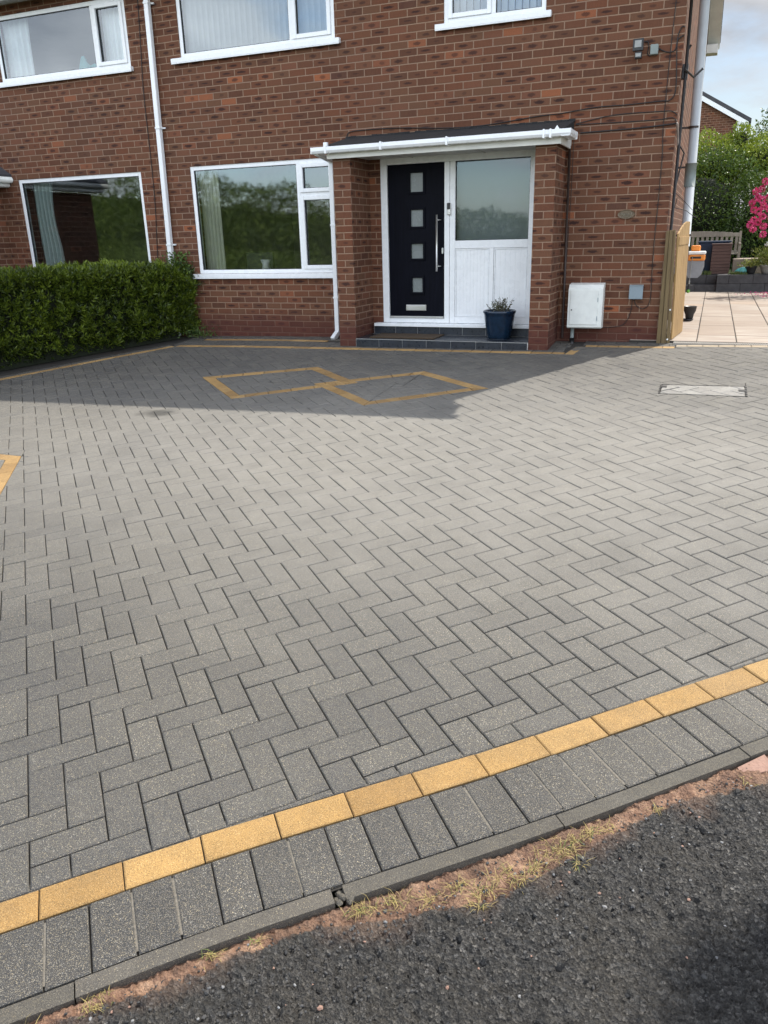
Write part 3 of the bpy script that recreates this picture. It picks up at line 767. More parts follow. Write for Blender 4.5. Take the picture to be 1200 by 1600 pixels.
# straw-coloured grass growing in the gap
g = MB()
def blade(mb, x, y, z, h, lean, az, w_, mi):
    p0 = Vector((x, y, z)); d = Vector((math.cos(az), math.sin(az), 0)); sd_ = Vector((-d.y, d.x, 0)) * w_ / 2
    p1 = p0 + d * lean * .35 + Vector((0, 0, h * .7)); p2 = p0 + d * lean + Vector((0, 0, h * random.uniform(.35, .95)))
    mb.poly([p0 - sd_, p0 + sd_, p1 + sd_ * .8, p1 - sd_ * .8], mi); mb.poly([p1 - sd_ * .8, p1 + sd_ * .8, p2], mi)
tufts = [(.98, .455, 1), (1.02, .47, .8), (1.10, .475, 1), (1.18, .50, .7), (1.26, .49, 1.2), (1.33, .53, 1.1), (1.40, .50, 1.1), (1.44, .54, 1), (1.5, .51, 1), (1.56, .47, .9), (1.60, .50, 1.2), (1.66, .47, 1.2), (1.72, .46, 1.0), (1.78, .47, .6), (1.30, .58, .8), (1.62, .56, .6), (.26, .445, .9), (.235, .46, .5), (.55, .44, .5), (.68, .445, .35), (.08, .45, .4), (1.95, .47, .4), (2.3, .5, .4)]
for s, n, k in tufts:
    for q in range(int(36 * k)):
        ss = s + random.gauss(0, .020 * k); nn_ = n + random.gauss(0, .010); x, y, z = road_z(ss, max(nn_, .425)); h = random.uniform(.008, .024) * (.7 + .5 * k)
        blade(g, x, y, z, h, random.uniform(.015, .05), random.uniform(0, 6.28), random.uniform(.0012, .0026), 0 if random.random() < .86 else 1)
tag(g.build('verge_grass', [M['straw'], M['grassg']]), 'tufts of straw coloured grass in the gap along the kerb', 'grass', kind='stuff')
# pink sandstone pieces at the road edge
def slabstone(s0_, s1_, n0, n1, label):
    g = MB(); c = [bpt(S0 + s0_, n1), bpt(S0 + s1_, n1 + .01), bpt(S0 + s1_ + .01, n0), bpt(S0 + s0_ + .02, n0 + .005)]
    T_ = [(q[0], q[1], G(*q) - .010 + random.uniform(-.005, .004)) for q in c]; B_ = [(q[0], q[1], G(*q) - .09) for q in c]
    g.poly(T_); g.poly([B_[0], B_[1], T_[1], T_[0]]); g.poly([B_[1], B_[2], T_[2], T_[1]]); g.poly([B_[2], B_[3], T_[3], T_[2]]); g.poly([B_[3], B_[0], T_[0], T_[3]])
    tag(g.build('stone_block', M['stone_pink'], bevel=.006), label, 'stone', 'pink sandstone pieces along the kerb')
slabstone(2.30, 2.43, .424, .475, 'flat pink sandstone piece nearest the camera beside the kerb')
slabstone(2.455, 2.60, .424, .495, 'flat pink sandstone piece further along the kerb at the frame edge')
# concrete rubble where the kerb has chipped
g = MB()
for k in range(7):
    x, y = bpt(S0 + .945 + random.uniform(-.02, .03), random.uniform(.375, .42)); rock(g, (x, y, G(x, y) - .012 + random.uniform(-.01, .004)), random.uniform(.012, .022))
tag(g.build('kerb_rubble', M['kerb']), 'broken grey concrete lump in the gap between two kerb stones', 'rubble')

# ------------------------------------------------------------------ patio slabs, drain, low wall
g = MB(); M_slab = MB()
xs = [-.30, .055, .435, .855, 1.27, 1.68, 2.1, 2.55, 3.0, 3.6, 4.2, 4.8]; 
y = 0.0; r_ = 0
ysl = [-.03]
while ysl[-1] < 8.4: ysl.append(ysl[-1] + (.62 if len(ysl) % 3 else .46))
for j in range(len(ysl) - 1):
    for i in range(len(xs) - 1):
        p = [(xs[i] + .005, ysl[j] + .004), (xs[i + 1] - .005, ysl[j] + .004), (xs[i + 1] - .005, min(ysl[j + 1], 8.42) - .004), (xs[i] + .005, min(ysl[j + 1], 8.42) - .004)]
        if p[2][1] - p[0][1] < .05: continue
        dz = .012 + random.gauss(0, .0012); a = random.random(); q = inset(p, .004)
        T_ = [(v[0], v[1], dz) for v in q]; Bq = [(v[0], v[1], dz - .004) for v in p]; C_ = [(v[0], v[1], dz - .03) for v in p]
        M_slab.poly(T_, 0, a)
        for k in range(4):
            k2 = (k + 1) % 4; M_slab.poly([Bq[k], Bq[k2], T_[k2], T_[k]], 0, a); M_slab.poly([C_[k], C_[k2], Bq[k2], Bq[k]], 0, a)
tag(M_slab.build('patio', M['slab'], attr='rnd'), kind='structure')
g = MB(); g.box(-.30, 4.85, -.03, 8.44, -.25, .008); tag(g.build('patio_bed', M['joint']), kind='structure')
g = MB(); g.box(.19, 4.6, -.138, -.036, -.10, .000)
x = .20
while x < 4.55:
    g.box(x, x + .012, -.130, -.044, -.0, .006); x += .024
g.box(.19, 4.6, -.142, -.136, -.1, .001); g.box(.19, 4.6, -.042, -.034, -.1, .006)
tag(g.build('drain_channel', M['drain']), 'narrow slotted drain channel along the front edge of the patio', 'drain')

gw = thing('garden_wall', 'low dark block retaining wall with a step across the back of the patio', 'wall', (1.2, 8.3, 0))
def blocks(x0, x1, y0, y1, z0, z1, n, rows, name):
    g = MB()
    for r in range(rows):
        za = z0 + (z1 - z0) * r / rows; zb = z0 + (z1 - z0) * (r + 1) / rows - .004; st = (x1 - x0) / n; o_ = -st / 2 * (r % 2)
        x = x0 + o_
        while x < x1 - .01:
            a, b = max(x, x0), min(x + st, x1)
            g.box(a + .002, b - .002, y0 + random.uniform(-.004, .004), y1, za, zb); x += st
    g.build(name, M['block_grey'], gw, bevel=.006)
blocks(.62, 4.2, 8.02, 8.5, .0, .345, 8, 2, 'block_course')
blocks(-.6, .62, 8.10, 8.3, .0, .145, 3, 1, 'step'); blocks(-.6, .62, 8.31, 8.6, .0, .33, 3, 2, 'upper_course')

# ------------------------------------------------------------------ the house
house = thing('brick_house', 'two storey red brick house with white windows and a dark front door', 'house', (-4, 0, 0))
ZT = 4.42
holes = [(-9.30, -6.99, 3.455, 4.28), (-9.31, -7.04, .79, 2.165), (-6.19, -3.965, 3.475, 4.28), (-6.22, -4.03, .79, 2.185), (-2.60, -1.44, 3.475, 4.28), (-3.42, -1.475, -.10, 2.15)]
def wall_holes(g, x0, x1, z0, z1, y, holes, flip=False):
    X = sorted({x0, x1, *[h[0] for h in holes], *[h[1] for h in holes]}); Z = sorted({z0, z1, *[h[2] for h in holes], *[h[3] for h in holes]})
    for i in range(len(X) - 1):
        for j in range(len(Z) - 1):
            cx, cz = (X[i] + X[i + 1]) / 2, (Z[j] + Z[j + 1]) / 2
            if any(h[0] < cx < h[1] and h[2] < cz < h[3] for h in holes): continue
            q = [(X[i], y, Z[j]), (X[i + 1], y, Z[j]), (X[i + 1], y, Z[j + 1]), (X[i], y, Z[j + 1])]
            g.poly(q[::-1] if flip else q)
g = MB(); XL, XR, YB = -16.0, 0.0, 7.6
wall_holes(g, XL, XR, -.6, ZT, 0, holes)
for h in holes:
    a, b, c, d = h
    g.poly([(a, 0, c), (a, 0, d), (a, .26, d), (a, .26, c)]); g.poly([(b, 0, d), (b, 0, c), (b, .26, c), (b, .26, d)])
    g.poly([(a, 0, d), (b, 0, d), (b, .26, d), (a, .26, d)]); g.poly([(b, 0, c), (a, 0, c), (a, .26, c), (b, .26, c)])
g.poly([(XR, 0, -.6), (XR, YB, -.6), (XR, YB, ZT), (XR, YB / 2, ZT + 2.55), (XR, 0, ZT)])
g.poly([(XL, 0, -.6), (XL, 0, ZT), (XL, YB / 2, ZT + 2.55), (XL, YB, ZT), (XL, YB, -.6)])
g.poly([(XR, YB, -.6), (XL, YB, -.6), (XL, YB, ZT), (XR, YB, ZT)])
g.build('wall', M['brick'], house)
g = MB()
wall_holes(g, XL, XR, -.1, ZT, .262, holes, True)
g.box(XL + .01, XR - .01, .27, 3.6, 2.50, 2.62); g.box(XL + .01, XR - .01, .27, 3.6, 4.38, 4.41)
g.box(XL + .01, XR - .01, 3.6, 3.7, -.1, 4.41)
for x in (-6.68, -3.72, -1.2): g.box(x - .05, x + .05, .27, 3.6, -.05, 4.4)
g.build('interior_wall', M['interior'], house)
g = MB(); g.box(XL + .02, XR - .02, .27, 3.6, -.12, .02); g.build('interior_floor', M['int_dark'], house)
# roof
g = MB(); ye, ze, yr, zr_ = -.30, 4.47, YB / 2, ZT + 2.62
nrow = 14
for sgn, y0 in ((1, ye), (-1, YB + .30)):
    for k in range(nrow):
        t0, t1 = k / nrow, (k + 1) / nrow
        a = (y0 + (yr - y0) * t0, ze + (zr_ - ze) * t0); b = (y0 + (yr - y0) * t1, ze + (zr_ - ze) * t1)
        x0_, x1_ = XL, .22
        g.poly([(x0_, a[0], a[1] + .035), (x1_, a[0], a[1] + .035), (x1_, b[0], b[1] + .015), (x0_, b[0], b[1] + .015)][::sgn])
        g.poly([(x0_, a[0], a[1] - .01), (x1_, a[0], a[1] - .01), (x1_, a[0], a[1] + .035), (x0_, a[0], a[1] + .035)][::sgn])
        g.poly([(x1_, a[0], a[1] - .03), (x1_, b[0], b[1] - .03), (x1_, b[0], b[1] + .015), (x1_, a[0], a[1] + .035)])
rf = g.build('roof', M['rooftile'], house)
g = MB(); 
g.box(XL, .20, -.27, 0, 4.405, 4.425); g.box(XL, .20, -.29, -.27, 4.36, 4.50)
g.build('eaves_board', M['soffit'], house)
g = MB()     # verge boards on the gable
for y0, y1, s in ((-.29, yr, 1), (YB + .29, yr, -1)):
    za, zb = 4.36, zr_ - .10
    for (xa, xb, dz, hh) in ((.19, .212, 0, .17), (0, .19, 0, .02)):
        p = [(xa, y0, za + dz), (xa, y1, zb + dz), (xa, y1, zb + dz + hh), (xa, y0, za + dz + hh)]; q = [(xb, *v[1:]) for v in p]
        g.poly(p); g.poly(q[::-1])
        for k in range(4): k2 = (k + 1) % 4; g.poly([p[k], p[k2], q[k2], q[k]])
g.box(-.02, .19, YB, YB + .29, 4.26, 4.40); 
g.build('verge_board', M['upvc_old'], house)
g = MB(); g.tube([(XL, -.35, 4.45), (.28, -.35, 4.45)], .055, 10); g.build('eaves_gutter', M['upvc'], house)

# windows
def ring(g, x0, x1, z0, z1, w_, y0, y1, mi=0):
    g.box(x0, x0 + w_, y0, y1, z0, z1, mi); g.box(x1 - w_, x1, y0, y1, z0, z1, mi)
    g.box(x0 + w_, x1 - w_, y0 + .0007, y1, z1 - w_, z1, mi); g.box(x0 + w_, x1 - w_, y0 + .0007, y1, z0, z0 + w_, mi)
def window(x0, x1, z0, z1, lights, mull=(), sill=None, glass='glass'):
    """lights: (x0,x1,z0,z1,opening?)"""
    g = MB(); ring(g, x0, x1, z0, z1, .052, .012, .085)
    for m_ in mull: g.box(*m_)
    f = g.build('window', M['upvc'], house, bevel=.004)
    g2 = MB(); g3 = MB(); gp = MB(); n_open = 0
    for (a, b, c, d, op) in lights:
        if op:
            g2_ = MB(); ring(g2_, a, b, c, d, .048, -.006, .06); s_ = g2_.build('opening_sash', M['upvc'], f, bevel=.005); a += .048; b -= .048; c += .048; d -= .048
        ring(g3, a - .001, b + .001, c - .001, d + .001, .007, .020, .05)
        gq = MB(); gq.poly([(a, .035, c), (b, .035, c), (b, .035, d), (a, .035, d)]); gq.build('pane', M[glass], f)
    g3.build('gasket', M['gasket'], f)
    if sill:
        g = MB(); g.box(sill[0], sill[1], -.055, .03, sill[2], sill[3]); g.box(sill[0], sill[1], -.055, -.045, sill[2] - .012, sill[2]); g.build('sill', M['upvc'], f, bevel=.004)
    return f
MY = (.0135, .083)
window(-9.30, -6.99, 3.455, 4.28, [(-9.248, -7.575, 3.507, 4.228, 0), (-7.525, -7.042, 3.507, 4.228, 1)], [(-7.575, -7.525, *MY, 3.507, 4.228)], (-9.38, -6.955, 3.40, 3.454), 'glass_up')
window(-9.31, -7.04, .79, 2.165, [(-9.258, -7.092, .842, 2.113, 0)], [], (-9.38, -7.0, .735, .789))
window(-6.19, -3.965, 3.475, 4.28, [(-6.138, -4.585, 3.527, 4.228, 0), (-4.53, -4.017, 3.527, 4.228, 1)], [(-4.585, -4.53, *MY, 3.527, 4.228)], (-6.31, -3.89, 3.42, 3.474), 'glass_up')
window(-6.22, -4.03, .79, 2.185, [(-6.168, -4.60, .842, 2.133, 0), (-4.55, -4.082, 1.79, 2.133, 1), (-4.55, -4.082, .842, 1.745, 1)], [(-4.60, -4.55, *MY, .842, 2.133), (-4.55, -4.082, MY[0] + .001, MY[1], 1.745, 1.79)], (-6.31, -4.02, .737, .789))
window(-2.60, -1.44, 3.475, 4.28, [(-2.548, -2.05, 3.527, 4.228, 1), (-2.0, -1.492, 3.527, 4.228, 0)], [(-2.05, -2.0, *MY, 3.527, 4.228)], (-2.69, -1.375, 3.42, 3.474), 'glass_up')
# entrance screen: frame, door, side light
g = MB(); E0, E1_ = .0, .07
g.box(-3.42, -3.335, E0, E1_, .165, 2.15); g.box(-3.335, -1.475, E0 + .001, E1_, 2.052, 2.15); g.box(-2.588, -2.522, E0, E1_, .165, 2.052); g.box(-2.518, -2.45, E0, E1_, .165, 2.052)
g.box(-1.548, -1.475, E0, E1_, .165, 2.052); g.box(-2.45, -1.548, E0 + .001, E1_, 1.062, 1.155); g.box(-2.45, -1.548, E0 + .001, E1_, .165, .245); g.box(-2.015, -1.96, E0, E1_, .245, 1.062)
g.box(-3.335, -2.588, E0 + .002, E1_, .165, .222); g.box(-2.45, -1.548, E0 + .020, E1_, .245, 1.062)
scr = g.build('entrance_screen', M['upvc'], house, bevel=.004)
g = MB(); g.box(-3.51, -1.44, -.115, .0, .125, .164); g.build('threshold_sill', M['upvc'], scr, bevel=.004)
g = MB()
for x0, x1, nb in ((-2.43, -2.035, 9), (-1.94, -1.568, 6)):
    st = (x1 - x0) / nb
    for k in range(nb): g.box(x0 + k * st + .0008, x0 + (k + 1) * st - .0008, E0 + .018, E0 + .032, .262, 1.045)
    ring(g, x0 - .017, x1 + .017, .247, 1.06, .014, E0 + .008, E0 + .031)
g.build('boarded_panel', M['upvc'], scr, bevel=.002)
g = MB(); g.poly([(-2.45, E0 + .03, 1.155), (-1.548, E0 + .03, 1.155), (-1.548, E0 + .03, 2.052), (-2.45, E0 + .03, 2.052)]); g.build('pane', M['glass_side'], scr)
g = MB(); g.box(-2.46, -1.53, .12, .125, 1.12, 2.1); tag(g.build('roller_blind', M['blind_grey']), 'plain grey blind behind the large pane beside the front door', 'blind')
g = MB(); ring(g, -2.451, -1.547, 1.154, 2.053, .006, E0 + .015, E0 + .05); g.build('gasket', M['gasket'], scr)
door = None
g = MB(); DW = [(-3.040, -2.862, 1.728, 1.952), (-3.036, -2.864, 1.329, 1.531), (-3.034, -2.866, .950, 1.133), (-3.026, -2.876, .540, .724)]
dh = [(a, b, c, d) for a, b, c, d in DW]
wall_holes(g, -3.330, -2.592, .226, 2.047, .022, dh)
g.box(-3.330, -2.592, .045, .06, .226, 2.047)
for a, b, c, d in DW: ring(g, a - .022, b + .022, c - .022, d + .022, .026, .006, .046)
door = g.build('front_door', M['door'], house, bevel=.002)
for a, b, c, d in DW:
    g = MB(); g.poly([(a, .036, c), (b, .036, c), (b, .036, d), (a, .036, d)]); g.build('door_pane', M['frost'], door)
g = MB(); g.tube([(-2.668, -.055, .80), (-2.668, -.055, 1.46)], .012, 10); 
for z in (.86, 1.40): g.tube([(-2.668, -.055, z), (-2.668, .022, z)], .009, 8); g.tube([(-2.668, -.035, z), (-2.62, -.035, z)], .006, 6)
g.build('handle', M['steel'], door, smooth=True)
g = MB(); g.box(-3.105, -2.832, .004, .021, .315, .388); g.box(-3.090, -2.847, -.004, .004, .322, .381); g.build('letter_plate', M['steel'], door, bevel=.004)
g = MB(); g.box(-2.626, -2.603, .008, .021, 1.005, 1.075); g.build('lock', M['steel'], door, bevel=.004)
g = MB(); g.box(-3.328, -2.594, -.02, .02, .227, .247); g.build('weather_bar', M['steel'], door, bevel=.003)
# porch piers, roof, gutter
PY = -.575
for nm, x0, x1, mt in (('porch_pier', -3.792, -3.567, 'brick_pier_l'), ('porch_pier', -1.378, -1.153, 'brick_pier_r')):
    g = MB(); g.box(x0, x1, PY, -.001, -.4, 2.14); g.build(nm, M[mt], house)
g = MB()
g.poly([(-3.86, -.68, 2.235), (-1.075, -.68, 2.235), (-1.075, -.002, 2.385), (-3.86, -.002, 2.385)]); g.poly([(-3.86, -.68, 2.205), (-3.86, -.002, 2.205), (-1.075, -.002, 2.205), (-1.075, -.68, 2.205)])
g.poly([(-3.86, -.68, 2.205), (-1.075, -.68, 2.205), (-1.075, -.68, 2.235), (-3.86, -.68, 2.235)]); g.poly([(-1.075, -.68, 2.205), (-1.075, -.002, 2.205), (-1.075, -.002, 2.385), (-1.075, -.68, 2.235)])
g.poly([(-3.86, -.002, 2.205), (-3.86, -.68, 2.205), (-3.86, -.68, 2.235), (-3.86, -.002, 2.385)])
k = 0
while k < 40:                     # ruffled lead flashing along the back edge
    xa = -3.86 + k * .07; g.box(xa, xa + .066, -.03, -.004, 2.375, 2.398 + random.uniform(-.004, .006)); k += 1
pr_ = g.build('porch_roof', M['roof'], house)
g = MB(); g.box(-3.83, -1.095, -.655, -.637, 2.098, 2.205); g.box(-1.113, -1.095, -.637, -.002, 2.098, 2.205); g.box(-3.83, -3.812, -.637, -.002, 2.098, 2.205)
g.build('fascia', M['upvc_old'], house, bevel=.003)
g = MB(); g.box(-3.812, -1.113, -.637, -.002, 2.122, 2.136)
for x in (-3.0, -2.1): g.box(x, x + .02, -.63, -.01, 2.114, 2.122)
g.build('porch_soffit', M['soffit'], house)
def channel(g, p, q, w_, h_, inward):
    """open square-line gutter from p to q"""
    p = Vector(p); q = Vector(q); d = (q - p).normalized(); n = Vector((-d.y, d.x, 0)) * inward
    prof = [(0, h_), (-.006, h_), (-.006, h_ * .35), (.012, -.004), (w_ - .012, -.004), (w_ + .004, h_ * .35), (w_ + .004, h_), (w_, h_), (w_, h_ * .4), (w_ - .014, .0), (.016, .0), (0, h_ * .4)]
    b = len(g.v)
    for e in (p, q): g.v += [tuple(e + n * a + Vector((0, 0, z))) for a, z in prof]
    k = len(prof)
    for i in range(k): j = (i + 1) % k; g.f.append((b + i, b + j, b + k + j, b + k + i)); g.m.append(0); g.a.append(0)
    g.f.append(tuple(b + i for i in range(k))); g.f.append(tuple(b + k + i for i in reversed(range(k)))); g.m += [0, 0]; g.a += [0, 0]
gt = MB(); channel(gt, (-3.975, -.765, 2.158), (-.985, -.765, 2.165), .10, .062, 1)
channel(gt, (-.985, -.765, 2.165), (-.985, -.34, 2.168), .10, .062, 1)
gt.box(-3.982, -3.975, -.77, -.66, 2.152, 2.222); gt.box(-1.09, -.979, -.345, -.335, 2.160, 2.232)
gut = gt.build('porch_gutter', M['upvc'], house, bevel=.003)
for x in (-3.80, -3.11, -2.33, -1.27, -1.20):
    g = MB(); g.box(x, x + .022, -.778, -.655, 2.148, 2.232); g.box(x + .004, x + .018, -.775, -.765, 2.230, 2.236); g.build('gutter_clip', M['upvc'], gut, bevel=.003)
g = MB(); g.poly([(-1.16, -.70, 2.235), (-1.11, -.70, 2.235), (-1.135, -.70, 2.272)]); g.poly([(-1.16, -.69, 2.235), (-1.135, -.69, 2.272), (-1.11, -.69, 2.235)]); g.build('flashing_tip', M['upvc'], gut)
g = MB(); g.box(-3.845, -3.80, -.70, -.66, 2.17, 2.275); g.build('gutter_bracket', M['upvc'], gut)
# tiled door step (two levels, slate tiles with pale grout)
step = thing('door_step', 'dark slate tiled door step between the two brick porch piers', 'door step', (-2.45, -.3, 0))
g = MB(); g.box(-3.565, -1.380, -.588, -.002, -.3, .020); g.box(-3.52, -1.42, -.09, -.003, .020, .124); g.build('step_base', M['grout'], step)
g = MB()
x = -3.565 + .005; k = 0
while x < -1.39:
    x1 = min(x + .312, -1.383); g.box(x, x1 - .005, -.594, -.589, -.12, .014); x += .312
for r in range(2):
    x = -3.56 + (.16 * r)
    y0, y1 = (-.592, -.345) if r == 0 else (-.341, -.094)
    if r: g.box(-3.562, -3.405, y0, y1, .0205, .0255)
    while x < -1.40:
        x1 = min(x + .312, -1.384); g.box(x, x1 - .005, y0, y1, .0205, .0255); x += .312
x = -3.515
while x < -1.43:
    x1 = min(x + .30, -1.425); g.box(x, x1 - .005, -.0955, -.0905, .028, .121); x += .30
g.build('tiles', M['tile_dark'], step, bevel=.001)

# ------------------------------------------------------------------ soft furnishings seen in the windows
def drape(name, x0, x1, z0, z1, y, mat, waves, label, amp=.03, taper=0.0, cat='curtain', group=None):
    g = MB(); nx_ = waves * 8; nz_ = 10
    for j in range(nz_ + 1):
        z = z0 + (z1 - z0) * j / nz_; sh = 1 - taper * math.sin(math.pi * min(1, (1 - j / nz_) * 1.4)) if taper else 1
        for i in range(nx_ + 1):
            t = i / nx_; x = x0 + (x1 - x0) * t * sh; g.v.append((x, y + amp * math.sin(t * waves * 6.283 + .4 * math.sin(z * 3)), z))
    for j in range(nz_):
        for i in range(nx_): a = j * (nx_ + 1) + i; g.f.append((a, a + 1, a + nx_ + 2, a + nx_ + 1)); g.m.append(0); g.a.append(0)
    tag(g.build(name, M[mat], smooth=True), label, cat, group)
drape('curtain', -9.36, -8.83, 3.48, 4.3, .19, 'curtain', 5, 'pale blue-white curtain hanging at the left of the upper far left window')
drape('curtain', -7.53, -7.05, 3.48, 4.3, .19, 'curtain', 6, 'pale blue-white curtain filling the narrow opening light of the upper left window', .02)
drape('curtain', -9.22, -8.83, .80, 2.2, .20, 'curtain_g', 5, 'sage green curtain tied back in the ground floor window behind the hedge', .045, .14)
drape('curtain', -6.24, -5.90, .80, 2.2, .19, 'curtain_c', 6, 'cream curtain at the left of the big ground floor window', .015)
def vblind(x0, x1, z0, z1, y, label):
    g = MB(); x = x0; k = 0
    while x < x1:
        w_ = .060; cpts = []
        for q in range(5):
            t = q / 4; cpts.append((x + w_ * t * .86, y + .070 * (t - .5) + .008 * math.sin(math.pi * t)))
        for q in range(4): g.poly([(cpts[q][0], cpts[q][1], z0), (cpts[q + 1][0], cpts[q + 1][1], z0), (cpts[q + 1][0], cpts[q + 1][1], z1), (cpts[q][0], cpts[q][1], z1)])
        x += .080; k += 1
    tag(g.build('vertical_blind', M['blind'], smooth=False), label, 'blind')
vblind(-6.2, -3.95, 3.47, 4.28, .15, 'white vertical blind in the upper window above the wide ground floor window')
vblind(-2.6, -1.42, 3.47, 4.28, .15, 'white vertical blind in the small upper window above the porch')
g = MB()       # ornament on the sill, wave-like
prof = [(-8.06, 3.51), (-8.02, 3.62), (-7.98, 3.70), (-7.93, 3.71), (-7.90, 3.63), (-7.84, 3.58), (-7.76, 3.60), (-7.70, 3.56), (-7.70, 3.51)]
g.poly([(x, .2, z) for x, z in prof]); g.poly([(x, .23, z) for x, z in prof][::-1])
for i in range(len(prof)): j = (i + 1) % len(prof); g.poly([(prof[i][0], .2, prof[i][1]), (prof[i][0], .23, prof[i][1]), (prof[j][0], .23, prof[j][1]), (prof[j][0], .2, prof[j][1])])
tag(g.build('window_ornament', M['teal']), 'small light blue wave shaped ornament on the upper left window sill', 'ornament')
g = MB(); g.lathe([(0, .80), (.045, .80), (.06, .84), (.05, .90), (.075, .965), (.068, .965), (.0, .93)], -5.25, .2, 18)
tag(g.build('sill_vase', M['white_pl'], smooth=True), 'small white footed vase on the inner sill of the wide ground floor window', 'vase')
g = MB(); g.box(-5.72, -5.28, .45, .50, .55, 1.06); g.box(-5.72, -5.28, .5, .95, .48, .58)
for x in (-5.70, -5.33):
    for y in (.5, .9): g.box(x, x + .04, y, y + .04, .02, .48)
tag(g.build('dining_chair', M['black'], bevel=.015), 'dark high backed chair inside the wide ground floor window', 'chair')

# ------------------------------------------------------------------ pipes
def downpipe(name, label, pts, r, mat, clips, shoe=None, sq=True):
    t = thing(name, label, 'drainpipe', (pts[0][0], pts[0][1], min(p[2] for p in pts)))
    g = MB()
    if sq:
        for a, b in zip(pts[:-1], pts[1:]): g.bar(a, b, r * 2, r * 2)
    else: g.tube(pts, r, 20)
    g.build('pipe', M[mat], t, smooth=not sq, bevel=.008 if sq else 0)
    for z, x in clips:
        g = MB()
        if sq: g.box(x - r - .006, x + r + .006, pts[0][1] - r - .006, -.001, z - .012, z + .012); g.box(x + r, x + r + .035, -.022, -.002, z - .01, z + .01)
        g.build('pipe_clip', M[mat], t, bevel=.002)
    if shoe: g = MB(); g.bar(shoe[0], shoe[1], r * 2.05, r * 2.05); g.build('pipe_shoe', M[mat], t, bevel=.006)
    return t
downpipe('downpipe', 'tall square white downpipe between the two left hand windows', [(-6.575, -.06, 4.40), (-6.66, -.06, -.08)], .033, 'upvc', [(4.13, -6.578), (2.68, -6.605), (1.19, -6.635)])
downpipe('downpipe', 'short square white downpipe beside the left porch pier with an angled shoe', [(-4.055, -.06, 2.14), (-4.065, -.06, .02)], .031, 'upvc', [(1.38, -4.058), (.48, -4.062)], [(-4.065, -.06, .03), (-4.09, -.17, -.055)])
g = MB(); g.bar((-3.93, -.72, 2.165), (-4.055, -.06, 2.135), .05, .05); tag(g.build('gutter_link', M['upvc_old'], bevel=.004), 'short white pipe linking the porch gutter to its downpipe', 'pipe')
sp_ = thing('soil_pipe', 'large grey plastic soil pipe running up the right hand side wall', 'soil pipe', (.18, 1.1, 0))
g = MB(); g.tube([(.173, 1.1, 1.02), (.090, 1.1, 5.6)], .055, 24); g.build('pipe', M['pipe_grey'], sp_, smooth=True)
g = MB(); g.tube([(.185, 1.1, 0.0), (.175, 1.1, 1.05)], .048, 20); g.build('lower_pipe', M['pipe_dirty'], sp_, smooth=True)
g = MB(); g.tube([(.155, 1.1, 1.70), (.150, 1.1, 1.96)], .064, 24); g.build('pipe_socket', M['plastic_lgrey'], sp_, smooth=True)
for z in (1.15, 1.92, 2.35):
    g = MB(); xp = .199 - .0255 * z; g.tube([(xp, 1.1, z - .012), (xp, 1.1, z + .012)], .063, 24); g.box(.0, .10, 1.08, 1.12, z - .01, z + .01); g.build('pipe_bracket', M['cable_br'], sp_)
g = MB(); g.tube([(-1.105, -.035, 2.13), (-1.08, -.035, .02)], .014, 10); tag(g.build('drainpipe', M['cable_br'], smooth=True), 'thin dark brown pipe in the corner beside the right porch pier', 'pipe')
g = MB(); g.tube([(.04, .12, 0.2), (.04, .12, 2.8), (.03, .12, 3.6)], .016, 8); g.tube([(.03, .22, .5), (.035, .22, 3.0), (.06, .25, 3.05)], .012, 8)
g.tube([(.03, .12, 2.1), (.10, .15, 2.0), (.03, .2, 1.6)], .008, 6)
tag(g.build('side_wall_cable', M['cable'], smooth=True), 'bundle of thick black cables running up the side wall beside the soil pipe', 'cable')
g = MB(); g.tube([(.07, .2, 1.55), (.05, .25, 1.45), (.17, .28, 1.42), (.25, .28, 1.36), (.29, .30, 1.34)], .004, 6); g.tube([(.05, .2, 1.6), (.16, .27, 1.5), (.24, .3, 1.42)], .003, 6)
tag(g.build('loose_wire', M['cable'], smooth=True), 'loose black wire ends looping out beside the soil pipe', 'wire')
g = MB(); g.box(.0, .06, .12, .20, 2.72, 2.86); g.tube([(.03, .05, 2.80), (.12, .22, 2.74), (.2, .26, 2.82)], .011, 8)
tag(g.build('cable_bracket', M['black'], bevel=.004), 'black cable clamp bracket high on the side wall', 'bracket')

# ------------------------------------------------------------------ wall cables
def spline(pts, k=5):
    P_ = [Vector(p) for p in pts]; o = []
    for i in range(len(P_) - 1):
        p0 = P_[max(i - 1, 0)]; p1 = P_[i]; p2 = P_[i + 1]; p3 = P_[min(i + 2, len(P_) - 1)]
        for q in range(k):
            t = q / k; o.append(.5 * ((2 * p1) + (p2 - p0) * t + (2 * p0 - 5 * p1 + 4 * p2 - p3) * t * t + (3 * p1 - p0 - 3 * p2 + p3) * t ** 3))
    return o + [P_[-1]]
def cable(xz, r, label, y=-.010, mat='cable'):
    g = MB(); g.tube(spline([(x, y, z) for x, z in xz]), r * .72, 6)
    tag(g.build('wall_cable', M[mat], smooth=True), label, 'cable', 'black cables clipped to the brick wall')
cable([(-.105, 4.4), (-.11, 3.425), (-.12, 3.084), (-.131, 2.31), (-.115, 1.997), (-.114, 1.547), (-.12, 1.081), (-.112, .668), (-.106, .527), (-.118, .421), (-.163, .37), (-.212, .37), (-.265, .412), (-.285, .477)], .0055, 'thin cable dropping down the right edge of the wall to the grey box')
cable([(-.306, .477), (-.31, .347), (-.344, .238), (-.397, .178), (-.483, .155), (-.62, .146)], .005, 'short cable looping from the grey box to the white meter box')
cable([(-.252, 3.01), (-.172, 2.967), (-.109, 2.961), (-.074, 2.987), (-.06, 3.107), (-.03, 3.178), (.0, 3.175)], .008, 'looped cable from the junction box to the wall corner')
